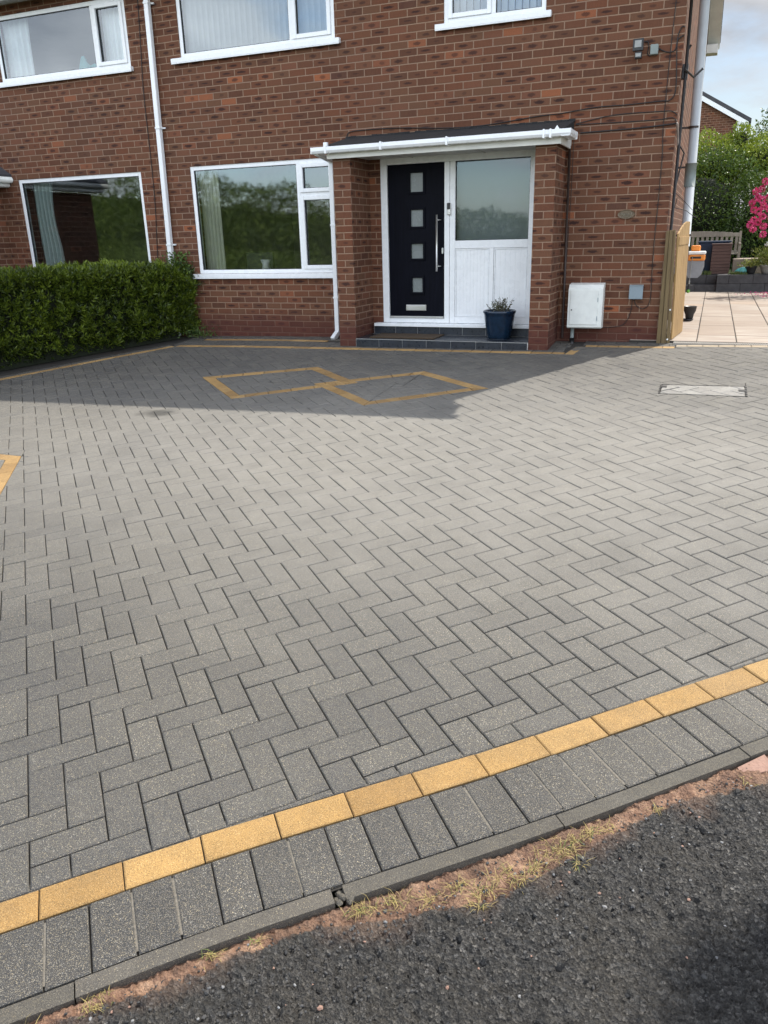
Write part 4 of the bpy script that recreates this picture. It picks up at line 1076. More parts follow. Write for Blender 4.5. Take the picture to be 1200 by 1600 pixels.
cable([(-.392, 3.077), (-.36, 3.079), (-.343, 3.037), (-.35, 2.967), (-.322, 2.941)], .007, 'very short cable between the floodlight and the junction box')
cable([(0, 3.1), (-.045, 3.077), (-.063, 3.009), (-.037, 2.606), (-.091, 2.508), (-.162, 2.508), (-.521, 2.499), (-.857, 2.499), (-1.203, 2.468), (-1.487, 2.457), (-2.077, 2.410), (-2.542, 2.41), (-3.187, 2.454), (-3.66, 2.46), (-3.82, 2.445), (-3.85, 2.385)], .008, 'long cable running above the porch roof from the wall corner', -.012)
cable([(.0, 2.365), (-.056, 2.402), (-.153, 2.409), (-.648, 2.409), (-1.056, 2.349)], .007, 'upper of the two sagging cables right of the porch roof')
cable([(.0, 2.298), (-.05, 2.341), (-.243, 2.33), (-1.055, 2.342)], .007, 'middle cable right of the porch roof just above the thick pipe')
cable([(.0, 2.282), (-.368, 2.263), (-1.0, 2.255)], .011, 'thick straight black pipe from the porch gutter to the wall corner', -.014)
cable([(-6.745, 4.40), (-6.758, 4.194), (-6.785, 3.762), (-6.827, 3.166), (-6.832, 2.582), (-6.835, 2.139), (-6.855, 1.642), (-6.91, 1.0), (-6.92, .3)], .007, 'thin dark cable left of the tall white downpipe')
cable([(-1.069, 2.20), (-1.068, 1.6), (-1.082, .8), (-1.084, .227), (-1.06, .151)], .004, 'fine cable beside the brown pipe right of the porch')
g = MB(); g.tube(spline([(.0, -.012, 2.28), (.012, .0, 2.272), (.02, .06, 2.2), (.03, .12, 2.08)]), .012, 8); tag(g.build('corner_pipe', M['pipe_dirty'], smooth=True), 'short copper coloured pipe bending round the wall corner', 'pipe')

# ------------------------------------------------------------------ fittings on the wall
mb_ = thing('meter_box', 'white gas meter box with a hinged door low on the wall right of the porch', 'meter box', (-.82, 0, .14))
g = MB()
p = [(-.002, .655), (-.13, .640), (-.175, .60), (-.175, .165), (-.16, .150), (-.002, .150)]
for x in (-1.01, -.618): 
    q = [(x, a, b) for a, b in p]; g.poly(q if x > -.9 else q[::-1])
for i in range(len(p)): j = (i + 1) % len(p); g.poly([(-1.01, *p[i]), (-1.01, *p[j]), (-.618, *p[j]), (-.618, *p[i])])
g.build('box_body', M['meter'], mb_, bevel=.006)
g = MB(); g.box(-.985, -.668, -.184, -.176, .192, .585); g.build('box_door', M['meter'], mb_, bevel=.004)
g = MB(); g.tube([(-.965, -.187, .36), (-.965, -.183, .36)], .008, 10); g.build('lock', M['black'], mb_)
for z in (.45, .24): g = MB(); g.box(-.674, -.668, -.188, -.184, z, z + .05); g.build('hinge', M['plastic_grey'], mb_)
g = MB(); g.tube([(-.955, -.10, .15), (-.955, -.10, .02)], .022, 12); g.build('meter_pipe', M['plastic_lgrey'], mb_, smooth=True)
g = MB(); g.tube([(-.955, -.10, .03), (-.955, -.10, -.06)], .028, 12); g.build('pipe_sleeve', M['black'], mb_, smooth=True)
eb = thing('electric_box', 'small grey plastic box with two cables below it, right of the meter box', 'junction box', (-.268, 0, .48))
g = MB(); g.box(-.338, -.196, -.055, -.001, .480, .612); g.build('box_body', M['plastic_grey'], eb, bevel=.006)
g = MB(); g.box(-.343, -.191, -.068, -.055, .475, .632); g.box(-.343, -.191, -.075, -.001, .622, .632); g.build('box_lid', M['plastic_grey'], eb, bevel=.005)
fl = thing('security_light', 'small black floodlight with motion sensor high on the wall', 'security light', (-.43, 0, 2.97))
g = MB(); g.box(-.495, -.390, -.11, -.075, 2.985, 3.098); g.box(-.455, -.43, -.075, -.001, 3.02, 3.06); g.build('lamp_housing', M['black'], fl, bevel=.005)
g = MB(); g.box(-.476, -.409, -.116, -.111, 3.016, 3.080); g.build('lens', M['lens'], fl)
g = MB(); g.box(-.470, -.400, -.105, -.05, 2.915, 2.978); g.build('motion_sensor', M['black'], fl, bevel=.006)
g = MB(); g.box(-.462, -.408, -.112, -.106, 2.93, 2.962); g.build('sensor_window', M['lens'], fl)
g = MB(); g.box(-.323, -.243, -.062, -.001, 2.945, 3.040); o = g.build('junction_box', M['plastic_lgrey'], bevel=.008); tag(o, 'small grey junction box beside the floodlight', 'junction box')
db = thing('video_doorbell', 'slim video doorbell on the white frame right of the door', 'doorbell', (-2.52, 0, 1.45))
g = MB(); g.box(-2.548, -2.500, -.028, -.001, 1.452, 1.592); g.build('doorbell_body', M['steel'], db, bevel=.010)
g = MB(); g.box(-2.545, -2.503, -.032, -.028, 1.515, 1.588); g.build('camera_face', M['black'], db, bevel=.004)
g = MB(); g.tube([(-2.524, -.034, 1.487), (-2.524, -.028, 1.487)], .012, 14); g.build('button', M['white_pl'], db)
pq = thing('house_plaque', 'oval bronze house name plaque on the wall right of the porch', 'plaque', (-.445, 0, 1.39))
g = MB(); n = 32; cx, cz, rx, rz_ = -.443, 1.393, .093, .047
pt = [(cx + rx * math.cos(2 * math.pi * i / n), cz + rz_ * math.sin(2 * math.pi * i / n)) for i in range(n)]
pi_ = [(cx + rx * .86 * math.cos(2 * math.pi * i / n), cz + rz_ * .80 * math.sin(2 * math.pi * i / n)) for i in range(n)]
g.poly([(x, -.016, z) for x, z in pi_][::-1])
for i in range(n):
    j = (i + 1) % n; g.poly([(pt[i][0], -.022, pt[i][1]), (pi_[i][0], -.016, pi_[i][1]), (pi_[j][0], -.016, pi_[j][1]), (pt[j][0], -.022, pt[j][1])][::-1]); g.poly([(pt[i][0], -.001, pt[i][1]), (pt[j][0], -.001, pt[j][1]), (pt[j][0], -.022, pt[j][1]), (pt[i][0], -.022, pt[i][1])])
g.build('plaque_plate', M['bronze'], pq)
g = MB()
for k in range(9):        # worn raised relief, unreadable in the photograph
    a = cx - .055 + k * .0135; z = cz + random.uniform(-.006, .006); g.tube([(a, -.019, z - .012), (a + random.uniform(-.006, .006), -.021, z + .012)], .003, 5)
for k in range(7): a = cx - .04 + k * .0135; g.tube([(a, -.019, cz - .026), (a + .008, -.019, cz - .022)], .003, 5)
g.build('worn_relief', simple('worn_bronze', (.20, .18, .13), .5, var=.3), pq)

# ------------------------------------------------------------------ door mat, plant pot
g = MB(); g.box(-3.40, -2.545, -.545, -.115, .026, .040); tag(g.build('door_mat', M['mat'], bevel=.004), 'brown coir door mat lying on the tiled step in front of the door', 'door mat')
def leafcloud(g, pts, dirs, Ls, Ws, mi=0, fold=.25, bias=0.0, gain=1.0):
    """append folded pointed leaves; pts,dirs arrays"""
    n = len(pts); d = dirs / np.linalg.norm(dirs, axis=1)[:, None]
    rv = rng.normal(size=(n, 3)); s = np.cross(d, rv); s /= np.linalg.norm(s, axis=1)[:, None]; up = np.cross(s, d)
    Ls = Ls[:, None]; Ws = Ws[:, None]
    a = pts; m1 = pts + d * Ls * .45 + up * Ws * fold * .3; e = pts + d * Ls - up * Ls * .12
    l = pts + d * Ls * .42 + s * Ws * .5 + up * Ws * fold; r = pts + d * Ls * .42 - s * Ws * .5 + up * Ws * fold
    V = np.stack([a, l, e, r, m1], 1).reshape(-1, 3); b = len(g.v); g.v.extend(map(tuple, V.tolist()))
    rnd = np.clip(rng.random(n) * gain + bias, 0, 1)
    for i in range(n):
        k = b + i * 5; g.f.append((k, k + 4, k + 2, k + 1)); g.f.append((k, k + 3, k + 2, k + 4)); g.m += [mi, mi]; g.a += [float(rnd[i])] * 2
def plant_pot(prof, cx, cy, z0, mat, label, name='plant_pot', n=36):
    t = thing(name, label, 'plant pot', (cx, cy, z0)); g = MB(); g.lathe([(r, z0 + z) for r, z in prof], cx, cy, n); g.build('pot', M[mat], t, smooth=True); return t
pt_ = plant_pot([(0, 0), (.128, 0), (.135, .012), (.150, .06), (.168, .16), (.180, .255), (.186, .285), (.197, .300), (.197, .318), (.186, .326), (.176, .318), (.172, .29), (.0, .288)], -1.795, -.30, .034, 'pot_blue', 'dark blue glazed plant pot on the step in front of the white panel')
g = MB(); g.lathe([(0, .0265), (.14, .0265), (.148, .034), (.13, .034), (0, .033)], -1.795, -.30, 30); g.build('saucer', M['pot_blue'], pt_, smooth=True)
g = MB(); g.lathe([(0, .315), (.10, .318), (.172, .312)], -1.795, -.30, 24); g.build('soil', M['soil'], pt_)
g = MB(); gs_ = MB(); P_, D_ = [], []
for k in range(44):
    an = random.uniform(0, 6.28); rr = random.uniform(0, .10); x0 = -1.775 + rr * math.cos(an); y0 = -.30 + rr * math.sin(an); h = random.uniform(.08, .185); tipx = x0 + math.cos(an) * rr * 1.0 + random.gauss(0, .02); tipy = y0 + math.sin(an) * rr + random.gauss(0, .02)
    gs_.tube([(x0, y0, .31), ((x0 + tipx) / 2, (y0 + tipy) / 2, .31 + h * .6), (tipx, tipy, .31 + h)], .0018, 4)
    for q in range(9):
        t = random.uniform(.3, 1.05); P_.append((x0 + (tipx - x0) * t, y0 + (tipy - y0) * t, .31 + h * t)); a2 = random.uniform(0, 6.28); D_.append((math.cos(a2), math.sin(a2), random.uniform(.1, 1.2)))
leafcloud(g, np.array(P_), np.array(D_), rng.uniform(.018, .034, len(P_)), rng.uniform(.008, .014, len(P_)))
g.build('foliage', M['leaf_pot'], pt_, attr='rnd'); gs_.build('stem', M['bark'], pt_)

# ------------------------------------------------------------------ hedge in front of the left windows
A_ = np.array([-6.30, -.12]); B_ = np.array([-9.9, -5.55]); hdv = (B_ - A_) / np.linalg.norm(B_ - A_); hnv = np.array([hdv[1], -hdv[0]])
if hnv[0] > 0: hnv = -hnv            # towards the back (left)
HL = float(np.linalg.norm(B_ - A_)); HT = .905; HW = .85
hed = thing('hedge', 'clipped dense green hedge along the left side of the driveway', 'hedge', (A_[0] - 1, A_[1] - 1.5, G(-7.3, -1.6)))
def hp_(s, w_): q = A_ + hdv * s + hnv * w_; return q
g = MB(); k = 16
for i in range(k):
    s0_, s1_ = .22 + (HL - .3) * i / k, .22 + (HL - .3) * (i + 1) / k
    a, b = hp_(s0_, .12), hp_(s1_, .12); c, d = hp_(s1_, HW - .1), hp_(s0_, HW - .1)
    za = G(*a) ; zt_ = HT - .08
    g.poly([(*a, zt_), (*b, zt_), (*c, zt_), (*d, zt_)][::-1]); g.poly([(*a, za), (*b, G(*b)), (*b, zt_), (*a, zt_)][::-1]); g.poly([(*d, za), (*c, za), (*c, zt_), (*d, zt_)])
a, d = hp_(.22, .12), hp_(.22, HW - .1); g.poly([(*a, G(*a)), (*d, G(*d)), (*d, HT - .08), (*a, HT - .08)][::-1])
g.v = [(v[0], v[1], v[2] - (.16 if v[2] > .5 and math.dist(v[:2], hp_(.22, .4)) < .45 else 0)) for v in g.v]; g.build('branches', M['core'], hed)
g = MB()
def hedge_leaves(n, s0_, s1_, where):
    s = rng.uniform(s0_, s1_, n); t = rng.random(n); dep = np.abs(rng.normal(0, .05, n)); bul = np.array([.06 * noise.noise(Vector((float(q) * 1.7, float(v) * 1.3, 2.0))) + .035 * noise.noise(Vector((float(q) * 6, float(v) * 5, 7.0))) for q, v in zip(s, t)])
    if where == 'front':
        P0 = A_[None] + hdv[None] * s[:, None] + hnv[None] * (dep + .02 - bul * 1.0 + .10 * np.clip(.25 - t, 0, 1) * 2 + .05 * (t ** 6))[:, None]
        z0 = np.array([G(*q) for q in P0]) + .03; z = z0 + (HT - z0) * t
        nrm = np.concatenate([np.repeat(-hnv[None], n, 0), np.full((n, 1), .35)], 1)
    elif where == 'top':
        P0 = A_[None] + hdv[None] * s[:, None] + hnv[None] * (t * HW)[:, None]; z = HT - dep * .8 + bul * .9; nrm = np.concatenate([rng.normal(0, .25, (n, 2)), np.ones((n, 1))], 1)
    else:
        P0 = A_[None] + hdv[None] * (dep - .02 - bul * 1.5)[:, None] + hnv[None] * (rng.random(n) * HW)[:, None]; z0 = np.array([G(*q) for q in P0]) + .03; z = z0 + (HT - z0) * t
        nrm = np.concatenate([np.repeat(-hdv[None], n, 0), np.full((n, 1), .35)], 1)
    P = np.concatenate([P0, z[:, None]], 1); D = nrm + rng.normal(0, .55, (n, 3)); D[:, 2] += .45
    leafcloud(g, P, D, rng.uniform(.045, .095, n), rng.uniform(.016, .027, n), gain=.35)
hedge_leaves(5200, 0, 3.8, 'front'); hedge_leaves(3000, 3.8, HL, 'front'); hedge_leaves(2500, 0, 3.8, 'top'); hedge_leaves(1500, 3.8, HL, 'top'); hedge_leaves(2500, 0, 0, 'end')
def shoots(n, where):
    PP, DD, LL, WW = [], [], [], []
    for _ in range(n):
        s = random.uniform(-.02, 4.6) if where != 'end' else random.uniform(-.06, .1)
        t = random.random() ** .8; w_ = random.uniform(-.05, .10)
        if where == 'top': w_ = random.uniform(0, HW); t = 1.0
        if where == 'end': w_ = random.uniform(0, HW)
        b_ = .09 * noise.noise(Vector((s * 1.7, t * 1.6, 2.0))) + .075 * noise.noise(Vector((s * 5, t * 5, 9.0)))
        if where == 'front': w_ -= b_; w_ += .10 * max(0, .25 - t) * 2
        if where == 'end': s -= b_ * 1.4
        q = hp_(s, w_); zb = G(*q) + .05; z = zb + (HT - .05 - zb) * t + (random.uniform(-.07, .05) + b_ * 1.1 if t > .97 else 0)
        if where == 'top': z -= .10 * max(0, .16 - w_) / .16
        e_ = max(0, .45 - max(s, 0)) / .45
        if t > .6: z -= .17 * e_ * e_ * (t - .6) / .4
        if z > HT: z += .04 * noise.noise(Vector((s * 3.1, w_ * 4, 5.0)))
        nn_ = -hnv if where == 'front' else (-hdv if where == 'end' else np.zeros(2))
        ax = np.array([nn_[0] * .8 + random.gauss(0, .35), nn_[1] * .8 + random.gauss(0, .35), random.uniform(.5, 1.3)]); ax /= np.linalg.norm(ax)
        L_ = random.uniform(.06, .13); e1 = np.cross(ax, [0.3, .1, .9]); e1 /= np.linalg.norm(e1); e2 = np.cross(ax, e1); m_ = random.randint(8, 12)
        for k in range(m_):
            f = k / m_; an = k * 2.4; sp_a = .95 - .55 * f
            d = ax * math.cos(sp_a) + (e1 * math.cos(an) + e2 * math.sin(an)) * math.sin(sp_a)
            PP.append(np.array([q[0], q[1], z]) + ax * L_ * f); DD.append(d); LL.append(random.uniform(.065, .105) * (1 - .25 * f)); WW.append(random.uniform(.017, .025))
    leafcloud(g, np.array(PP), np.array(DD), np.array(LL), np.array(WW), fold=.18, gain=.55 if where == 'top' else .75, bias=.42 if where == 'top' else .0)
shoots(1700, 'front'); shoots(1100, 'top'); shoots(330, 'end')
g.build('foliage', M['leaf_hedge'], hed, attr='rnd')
# climber behind the downpipe foot
cl = thing('climbing_plant', 'small leafy climber at the foot of the tall downpipe behind the hedge', 'plant', (-6.45, -.1, 0)); g = MB()
n = 700; P = np.stack([rng.normal(-6.50, .10, n), rng.uniform(-.20, -.02, n), rng.uniform(.6, 1.10, n) - np.abs(rng.normal(0, .05, n))], 1); leafcloud(g, P, rng.normal(0, 1, (n, 3)) + [0, -.6, .5], rng.uniform(.03, .06, n), rng.uniform(.018, .035, n)); g.build('foliage', M['leaf_dark'], cl, attr='rnd')
g = MB(); g.tube([(-6.48, -.08, -.1), (-6.5, -.06, .5), (-6.47, -.08, 1.0)], .008, 6); g.build('stem', M['bark'], cl)
g = MB(); P = []      # weeds at the wall foot right of the hedge
for k in range(260): P.append((random.gauss(-6.18, .12), random.gauss(-.22, .10), -.06 + abs(random.gauss(0, .07))))
P = np.array(P); leafcloud(g, P, rng.normal(0, 1, (len(P), 3)) + [0, -.3, .7], rng.uniform(.02, .05, len(P)), rng.uniform(.012, .022, len(P)))
tag(g.build('weeds', M['leaf_dark'], attr='rnd'), 'low weeds and fallen leaves at the hedge end by the wall foot', 'weeds', kind='stuff')

# ------------------------------------------------------------------ timber gate and post
gp = thing('gate_post', 'weathered upright timber boards fixed against the corner of the house', 'post', (.07, -.05, 0))
g = MB(); g.box(.003, .052, -.060, -.004, -.06, 1.205); g.box(.056, .108, -.072, -.006, -.06, 1.212); g.box(.112, .150, -.055, .03, -.05, 1.215); g.v = [(v[0] * (.66 if v[2] > 1 else 1), v[1], v[2]) for v in g.v]; g.build('board', M['wood_post'], gp, bevel=.003)
for z in (.36, .03): g = MB(); g.tube([(.12, -.062, z), (.12, -.052, z)], .010, 8); g.build('screw_head', M['white_pl'], gp)
gate = thing('timber_gate', 'open pale new timber gate with an arched top, folded back by the side wall', 'gate', (.15, .10, 0))
ga, gb = Vector((.158, .030)), Vector((.240, .90)); gd = gb - ga; nb = 7
g = MB()
for k in range(nb):
    t0, t1 = k / nb, (k + 1) / nb - .012
    a, b = ga + gd * t0, ga + gd * t1
    def top(t): return 1.175 + .13 * math.sin(min(t * 1.25, 1) * math.pi / 2)
    n = Vector((gd.y, -gd.x)).normalized() * .010
    c = [a - n, b - n, b + n, a + n]; zt_ = [top(t0), top(t1), top(t1), top(t0)]; b0 = len(g.v)
    g.v += [(q.x, q.y, .02) for q in c] + [(q.x - .036, q.y, z) for q, z in zip(c, zt_)]
    for t in ((0, 3, 2, 1), (4, 5, 6, 7), (0, 1, 5, 4), (1, 2, 6, 5), (2, 3, 7, 6), (3, 0, 4, 7)): g.f.append(tuple(b0 + i for i in t)); g.m.append(0); g.a.append(0)
g.build('boards', M['wood_new'], gate, bevel=.003)
n = Vector((gd.y, -gd.x)).normalized() * -.032
for z in (.22, .65, 1.05): g = MB(); g.obox(ga + n + gd * .02, gb + n - gd * .02, .035, z, z + .09); g.build('rail', M['wood_new'], gate, bevel=.003)

# ------------------------------------------------------------------ side passage and garden objects
hr = thing('hose_reel', 'orange and grey wall mounted garden hose reel on the side wall', 'hose reel', (.27, 3, .5))
g = MB()
prof = [(.165, .62), (.18, .80), (.395, .80), (.40, .70), (.375, .60), (.33, .555), (.20, .555)]
for y0, y1 in ((2.88, 3.10),):
    g.poly([(x, y0, z) for x, z in prof]); g.poly([(x, y1, z) for x, z in prof][::-1])
    for i in range(len(prof)): j = (i + 1) % len(prof); g.poly([(prof[i][0], y0, prof[i][1]), (prof[i][0], y1, prof[i][1]), (prof[j][0], y1, prof[j][1]), (prof[j][0], y0, prof[j][1])])
g.build('reel_body', M['grey_pl'], hr, bevel=.02)
g = MB(); g.box(.17, .405, 2.86, 3.11, .79, .875); g.build('front_band', M['orange'], hr, bevel=.02)
g = MB(); g.box(.205, .35, 2.852, 2.87, .82, .85); g.build('hose_slot', M['black'], hr, bevel=.008)
g = MB(); g.box(.165, .41, 2.85, 3.12, .875, .92); g.build('lid', M['white_pl'], hr, bevel=.018)
g = MB(); g.box(.20, .33, 2.93, 3.05, .92, 1.00); g.build('carry_handle', M['orange'], hr, bevel=.02)
g = MB(); g.box(.0, .2, 2.95, 3.03, .60, .85); g.build('wall_bracket', M['grey_pl'], hr)
g = MB(); g.tube([(.235, 2.85, .84), (.23, 2.84, .70), (.225, 2.84, .47)], .005, 6); g.tube([(.225, 2.84, .52), (.225, 2.84, .47)], .011, 8); g.build('hose', M['pot_grey'], hr)
g = MB(); g.tube([(.222, 2.84, .47), (.222, 2.84, .40)], .013, 8); g.build('nozzle', M['black'], hr)
g = MB(); g.lathe([(0, .345), (.02, .35), (.026, .37), (.02, .39), (0, .395)], .222, 2.84, 12); g.build('nozzle_end', simple('lime_plastic', (.12, .35, .04), .4), hr, smooth=True)
sp2 = plant_pot([(0, 0), (.045, 0), (.05, .008), (.058, .06), (.080, .11), (.088, .165), (.092, .17), (.086, .172), (.08, .15), (0, .14)], .285, 2.28, .035, 'pot_black', 'small black plant pot standing on the patio beside the gate')
g = MB(); g.lathe([(0, .019), (.075, .019), (.085, .035), (.07, .034), (0, .034)], .26, 2.27, 24); g.build('saucer', M['pot_black'], sp2, smooth=True)
# bench
bn = thing('garden_bench', 'weathered slatted timber bench behind the low wall', 'bench', (.25, 9.7, .31)); bx0, bx1, by = -.75, 1.03, 9.75
for x in (bx0, bx1 - .05):
    g = MB(); g.box(x, x + .05, by, by + .05, .31, 1.17); g.build('leg', M['wood_grey'], bn, bevel=.004)
    g = MB(); g.box(x, x + .05, by - .5, by - .45, .31, .90); g.build('leg', M['wood_grey'], bn, bevel=.004)
    g = MB(); g.box(x, x + .05, by - .52, by, .90, .93); g.build('armrest', M['wood_grey'], bn, bevel=.004)
g = MB(); nb = 17
for k in range(nb): x = bx0 + .08 + (bx1 - bx0 - .2) * k / (nb - 1); g.box(x, x + .055, by + .01, by + .03, .76, 1.07)
g.box(bx0 + .05, bx1 - .05, by, by + .04, .72, .77)
k = 12
for i in range(k):
    t0, t1 = i / k, (i + 1) / k; xa, xb = bx0 + .05 + (bx1 - bx0 - .1) * t0, bx0 + .05 + (bx1 - bx0 - .1) * t1; z = 1.07 + .05 * math.sin(math.pi * (t0 + t1) / 2); g.box(xa, xb, by, by + .04, 1.06, z + .06)
g.build('backrest', M['wood_grey'], bn, bevel=.003)
g = MB()
for k in range(5): g.box(bx0 + .02, bx1 - .02, by - .46 + k * .09, by - .39 + k * .09, .70, .725)
g.build('seat', M['wood_grey'], bn, bevel=.003)
# brown slatted planter box, blue bin
bxn = thing('slatted_box', 'brown slatted storage box standing on the low wall in front of the bench', 'box', (.66, 8.6, .33))
g = MB()
for k in range(9): z = .335 + k * .064; g.box(.47, .84, 8.55, 8.80, z, z + .060)
g.build('slats', M['crate'], bxn, bevel=.004)
g = MB(); g.box(.455, .855, 8.53, 8.82, .913, .935); g.build('lid', M['crate'], bxn, bevel=.004)
bb = thing('blue_bin', 'dark blue plastic tub half hidden behind the brown slatted box', 'bin', (.40, 9.1, .31))
g = MB(); b = len(g.v); g.v += [(.28, 8.95, .31), (.72, 8.95, .31), (.72, 9.3, .31), (.28, 9.3, .31), (.20, 8.90, .95), (.80, 8.90, .95), (.80, 9.35, .95), (.20, 9.35, .95)]
for t in ((0, 3, 2, 1), (4, 5, 6, 7), (0, 1, 5, 4), (1, 2, 6, 5), (2, 3, 7, 6), (3, 0, 4, 7)): g.f.append(tuple(b + i for i in t)); g.m.append(0); g.a.append(0)
g.build('tub', M['blue'], bb, bevel=.02)
g = MB(); g.box(.18, .83, 8.88, 9.37, .95, .985); g.build('rim', M['blue'], bb, bevel=.01)
# teal bag, pots on the wall
g = MB(); g.lathe([(0, .0), (.10, .01), (.15, .05), (.13, .10), (.06, .13), (0, .135)], 0, 0, 20)
o = g.build('compost_bag', M['teal'], smooth=True, loc=(1.10, 8.35, .345)); o.scale = (1.05, .7, 1.0); o.rotation_euler = (0, R_(-14), 0); tag(o, 'crumpled turquoise bag on the low wall left of the black pot', 'bag')
def planter(cx, cy, z0, r, h, mat, label, leaves, lmat, spread, hh):
    t = plant_pot([(0, 0), (r * .62, 0), (r * .72, h * .3), (r * .92, h * .85), (r, h * .9), (r, h), (r * .93, h), (r * .9, h * .85), (0, h * .85)], cx, cy, z0, mat, label)
    g = MB(); P = np.stack([rng.normal(cx, spread, leaves), rng.normal(cy, spread, leaves), z0 + h + rng.beta(1.2, 1.8, leaves) * hh], 1)
    D = rng.normal(0, .8, (leaves, 3)) + np.stack([(P[:, 0] - cx) * 3, (P[:, 1] - cy) * 3, np.full(leaves, .4)], 1)
    leafcloud(g, P, D, rng.uniform(.025, .055, leaves), rng.uniform(.016, .034, leaves)); g.build('foliage', M[lmat], t, attr='rnd'); 
    g = MB()
    for k in range(9): a = random.uniform(0, 6.28); g.tube([(cx, cy, z0 + h * .8), (cx + math.cos(a) * spread, cy + math.sin(a) * spread, z0 + h + hh * random.uniform(.3, .7))], .004, 4)
    g.build('stem', M['bark'], t); return t
planter(1.24, 8.3, .346, .115, .15, 'pot_black', 'round black plastic pot on the low wall', 350, 'leaf_pale', .09, .14)
tp = planter(1.55, 8.3, .346, .17, .17, 'pot_grey', 'wide pale grey pot with leafy yellow-green plant on the low wall', 1500, 'leaf_pale', .13, .36)
g = MB(); n = 34; P = np.stack([rng.normal(1.48, .02, n), rng.normal(8.25, .02, n), rng.normal(.90, .018, n)], 1); leafcloud(g, P, rng.normal(0, 1, (n, 3)), rng.uniform(.03, .045, n), rng.uniform(.03, .04, n)); g.build('white_flower', M['petal_w'], tp)
g = MB(); g.box(.90, 1.5, 8.9, 9.5, .33, .62); tag(g.build('stone_step', M['slab'], bevel=.01), 'pale stone slab step rising behind the slatted box', 'step')
g = MB()
for k in range(500): x = random.uniform(-.5, .5); y = random.uniform(8.35, 8.6); blade(g, x, y, .33, random.uniform(.04, .12), random.uniform(.01, .05), random.uniform(0, 6.28), .008, 1)
for k in range(260): x = random.gauss(1.0, .07); y = random.uniform(8.15, 8.3); blade(g, x, y, .34, random.uniform(.03, .09), random.uniform(.01, .05), random.uniform(0, 6.28), .008, 1)
tag(g.build('long_grass', [M['straw'], M['grassg']]), 'bright grass along the top of the low garden wall', 'grass', kind='stuff')

# shrubs and trees behind
def shrub(name, label, cat, blobs, mat, n, leaf, trunk=None, core=True, z0=.3, group=None):
    cx = sum(b[0] for b in blobs) / len(blobs); cy = sum(b[1] for b in blobs) / len(blobs)
    t = thing(name, label, cat, (cx, cy, z0), group); g = MB(); gc = MB()
    vol = [b[3] * b[4] * b[5] for b in blobs]; tot = sum(v ** .67 for v in vol)
    for b, v in zip(blobs, vol):
        k = int(n * v ** .67 / tot); d = rng.normal(size=(k, 3)); d /= np.linalg.norm(d, axis=1)[:, None]
        nzv = np.array([noise.noise(Vector(q) * 2.6 + Vector((b[0], b[1], b[2]))) for q in d.tolist()]); nz2_ = np.array([noise.noise(Vector(q) * 7 + Vector((b[0], 1, b[2]))) for q in d.tolist()])
        r = (1 + .28 * nzv + .14 * nz2_) * (1 - np.abs(rng.normal(0, .17, k)))
        P = np.array(b[:3])[None] + d * r[:, None] * np.array(b[3:6])[None]; keep = P[:, 2] > z0
        P = P[keep]; D = d[keep] + rng.normal(0, .7, (len(P), 3)); leafcloud(g, P, D, rng.uniform(leaf * .6, leaf * 1.3, len(P)), rng.uniform(leaf * .35, leaf * .7, len(P)))
        if core:
            m_ = 10; bb_ = len(gc.v)
            for i in range(m_ + 1):
                for j in range(m_ * 2):
                    th, ph = math.pi * i / m_, math.pi * j / m_; gc.v.append((b[0] + b[3] * .50 * math.sin(th) * math.cos(ph), b[1] + b[4] * .50 * math.sin(th) * math.sin(ph), max(z0, b[2] + b[5] * .55 * math.cos(th))))
            for i in range(m_):
                for j in range(m_ * 2): j2 = (j + 1) % (m_ * 2); gc.f.append((bb_ + i * m_ * 2 + j, bb_ + (i + 1) * m_ * 2 + j, bb_ + (i + 1) * m_ * 2 + j2, bb_ + i * m_ * 2 + j2)); gc.m.append(0); gc.a.append(0)
    g.build('crown' if cat == 'tree' else 'foliage', M[mat], t, attr='rnd')
    if core: gc.build('inner_twigs', M['core'], t)
    if trunk:
        gt_ = MB(); gt_.tube(trunk[0], trunk[1], 10)
        for br in trunk[2:]: gt_.tube(br[0], br[1], 6)
        gt_.build('trunk', M['bark'], t, smooth=True)
    return t
shrub('laurel_bush', 'large dark glossy bush filling the space behind the garden bench', 'bush', [(.1, 12.0, 1.6, 1.5, 1.1, 1.45), (1.6, 11.8, 1.3, 1.1, 1.0, 1.2), (-1.6, 12, 1.7, 1.2, 1.1, 1.5), (1.0, 11.6, .8, 1.0, .6, .7)], 'leaf_dark', 36000, .075)
shrub('privet_bush', 'lime green sunlit bush with upright shoots in front of the far gable', 'bush', [(.35, 13.0, 2.7, 1.05, .9, .75), (1.3, 13.1, 2.8, .9, .8, .55), (2.4, 13.0, 2.75, 1.0, .8, .6), (.85, 12.9, 3.2, .28, .3, .42)], 'leaf_lime', 24000, .065)
shrub('far_tree', 'dark tree top showing beyond the right end of the far gable house', 'tree', [(3.1, 30, 5.1, 1.5, 1.4, 1.1), (4.3, 30, 4.6, 1.6, 1.4, 1.2)], 'leaf_dark', 5000, .13, trunk=([(3.6, 30, -1.2), (3.6, 30, 4.6)], [.22, .1]), z0=2.2)
rh = thing('rhododendron', 'bush covered in bright pink flower trusses at the right frame edge', 'bush', (1.55, 7.6, .3))
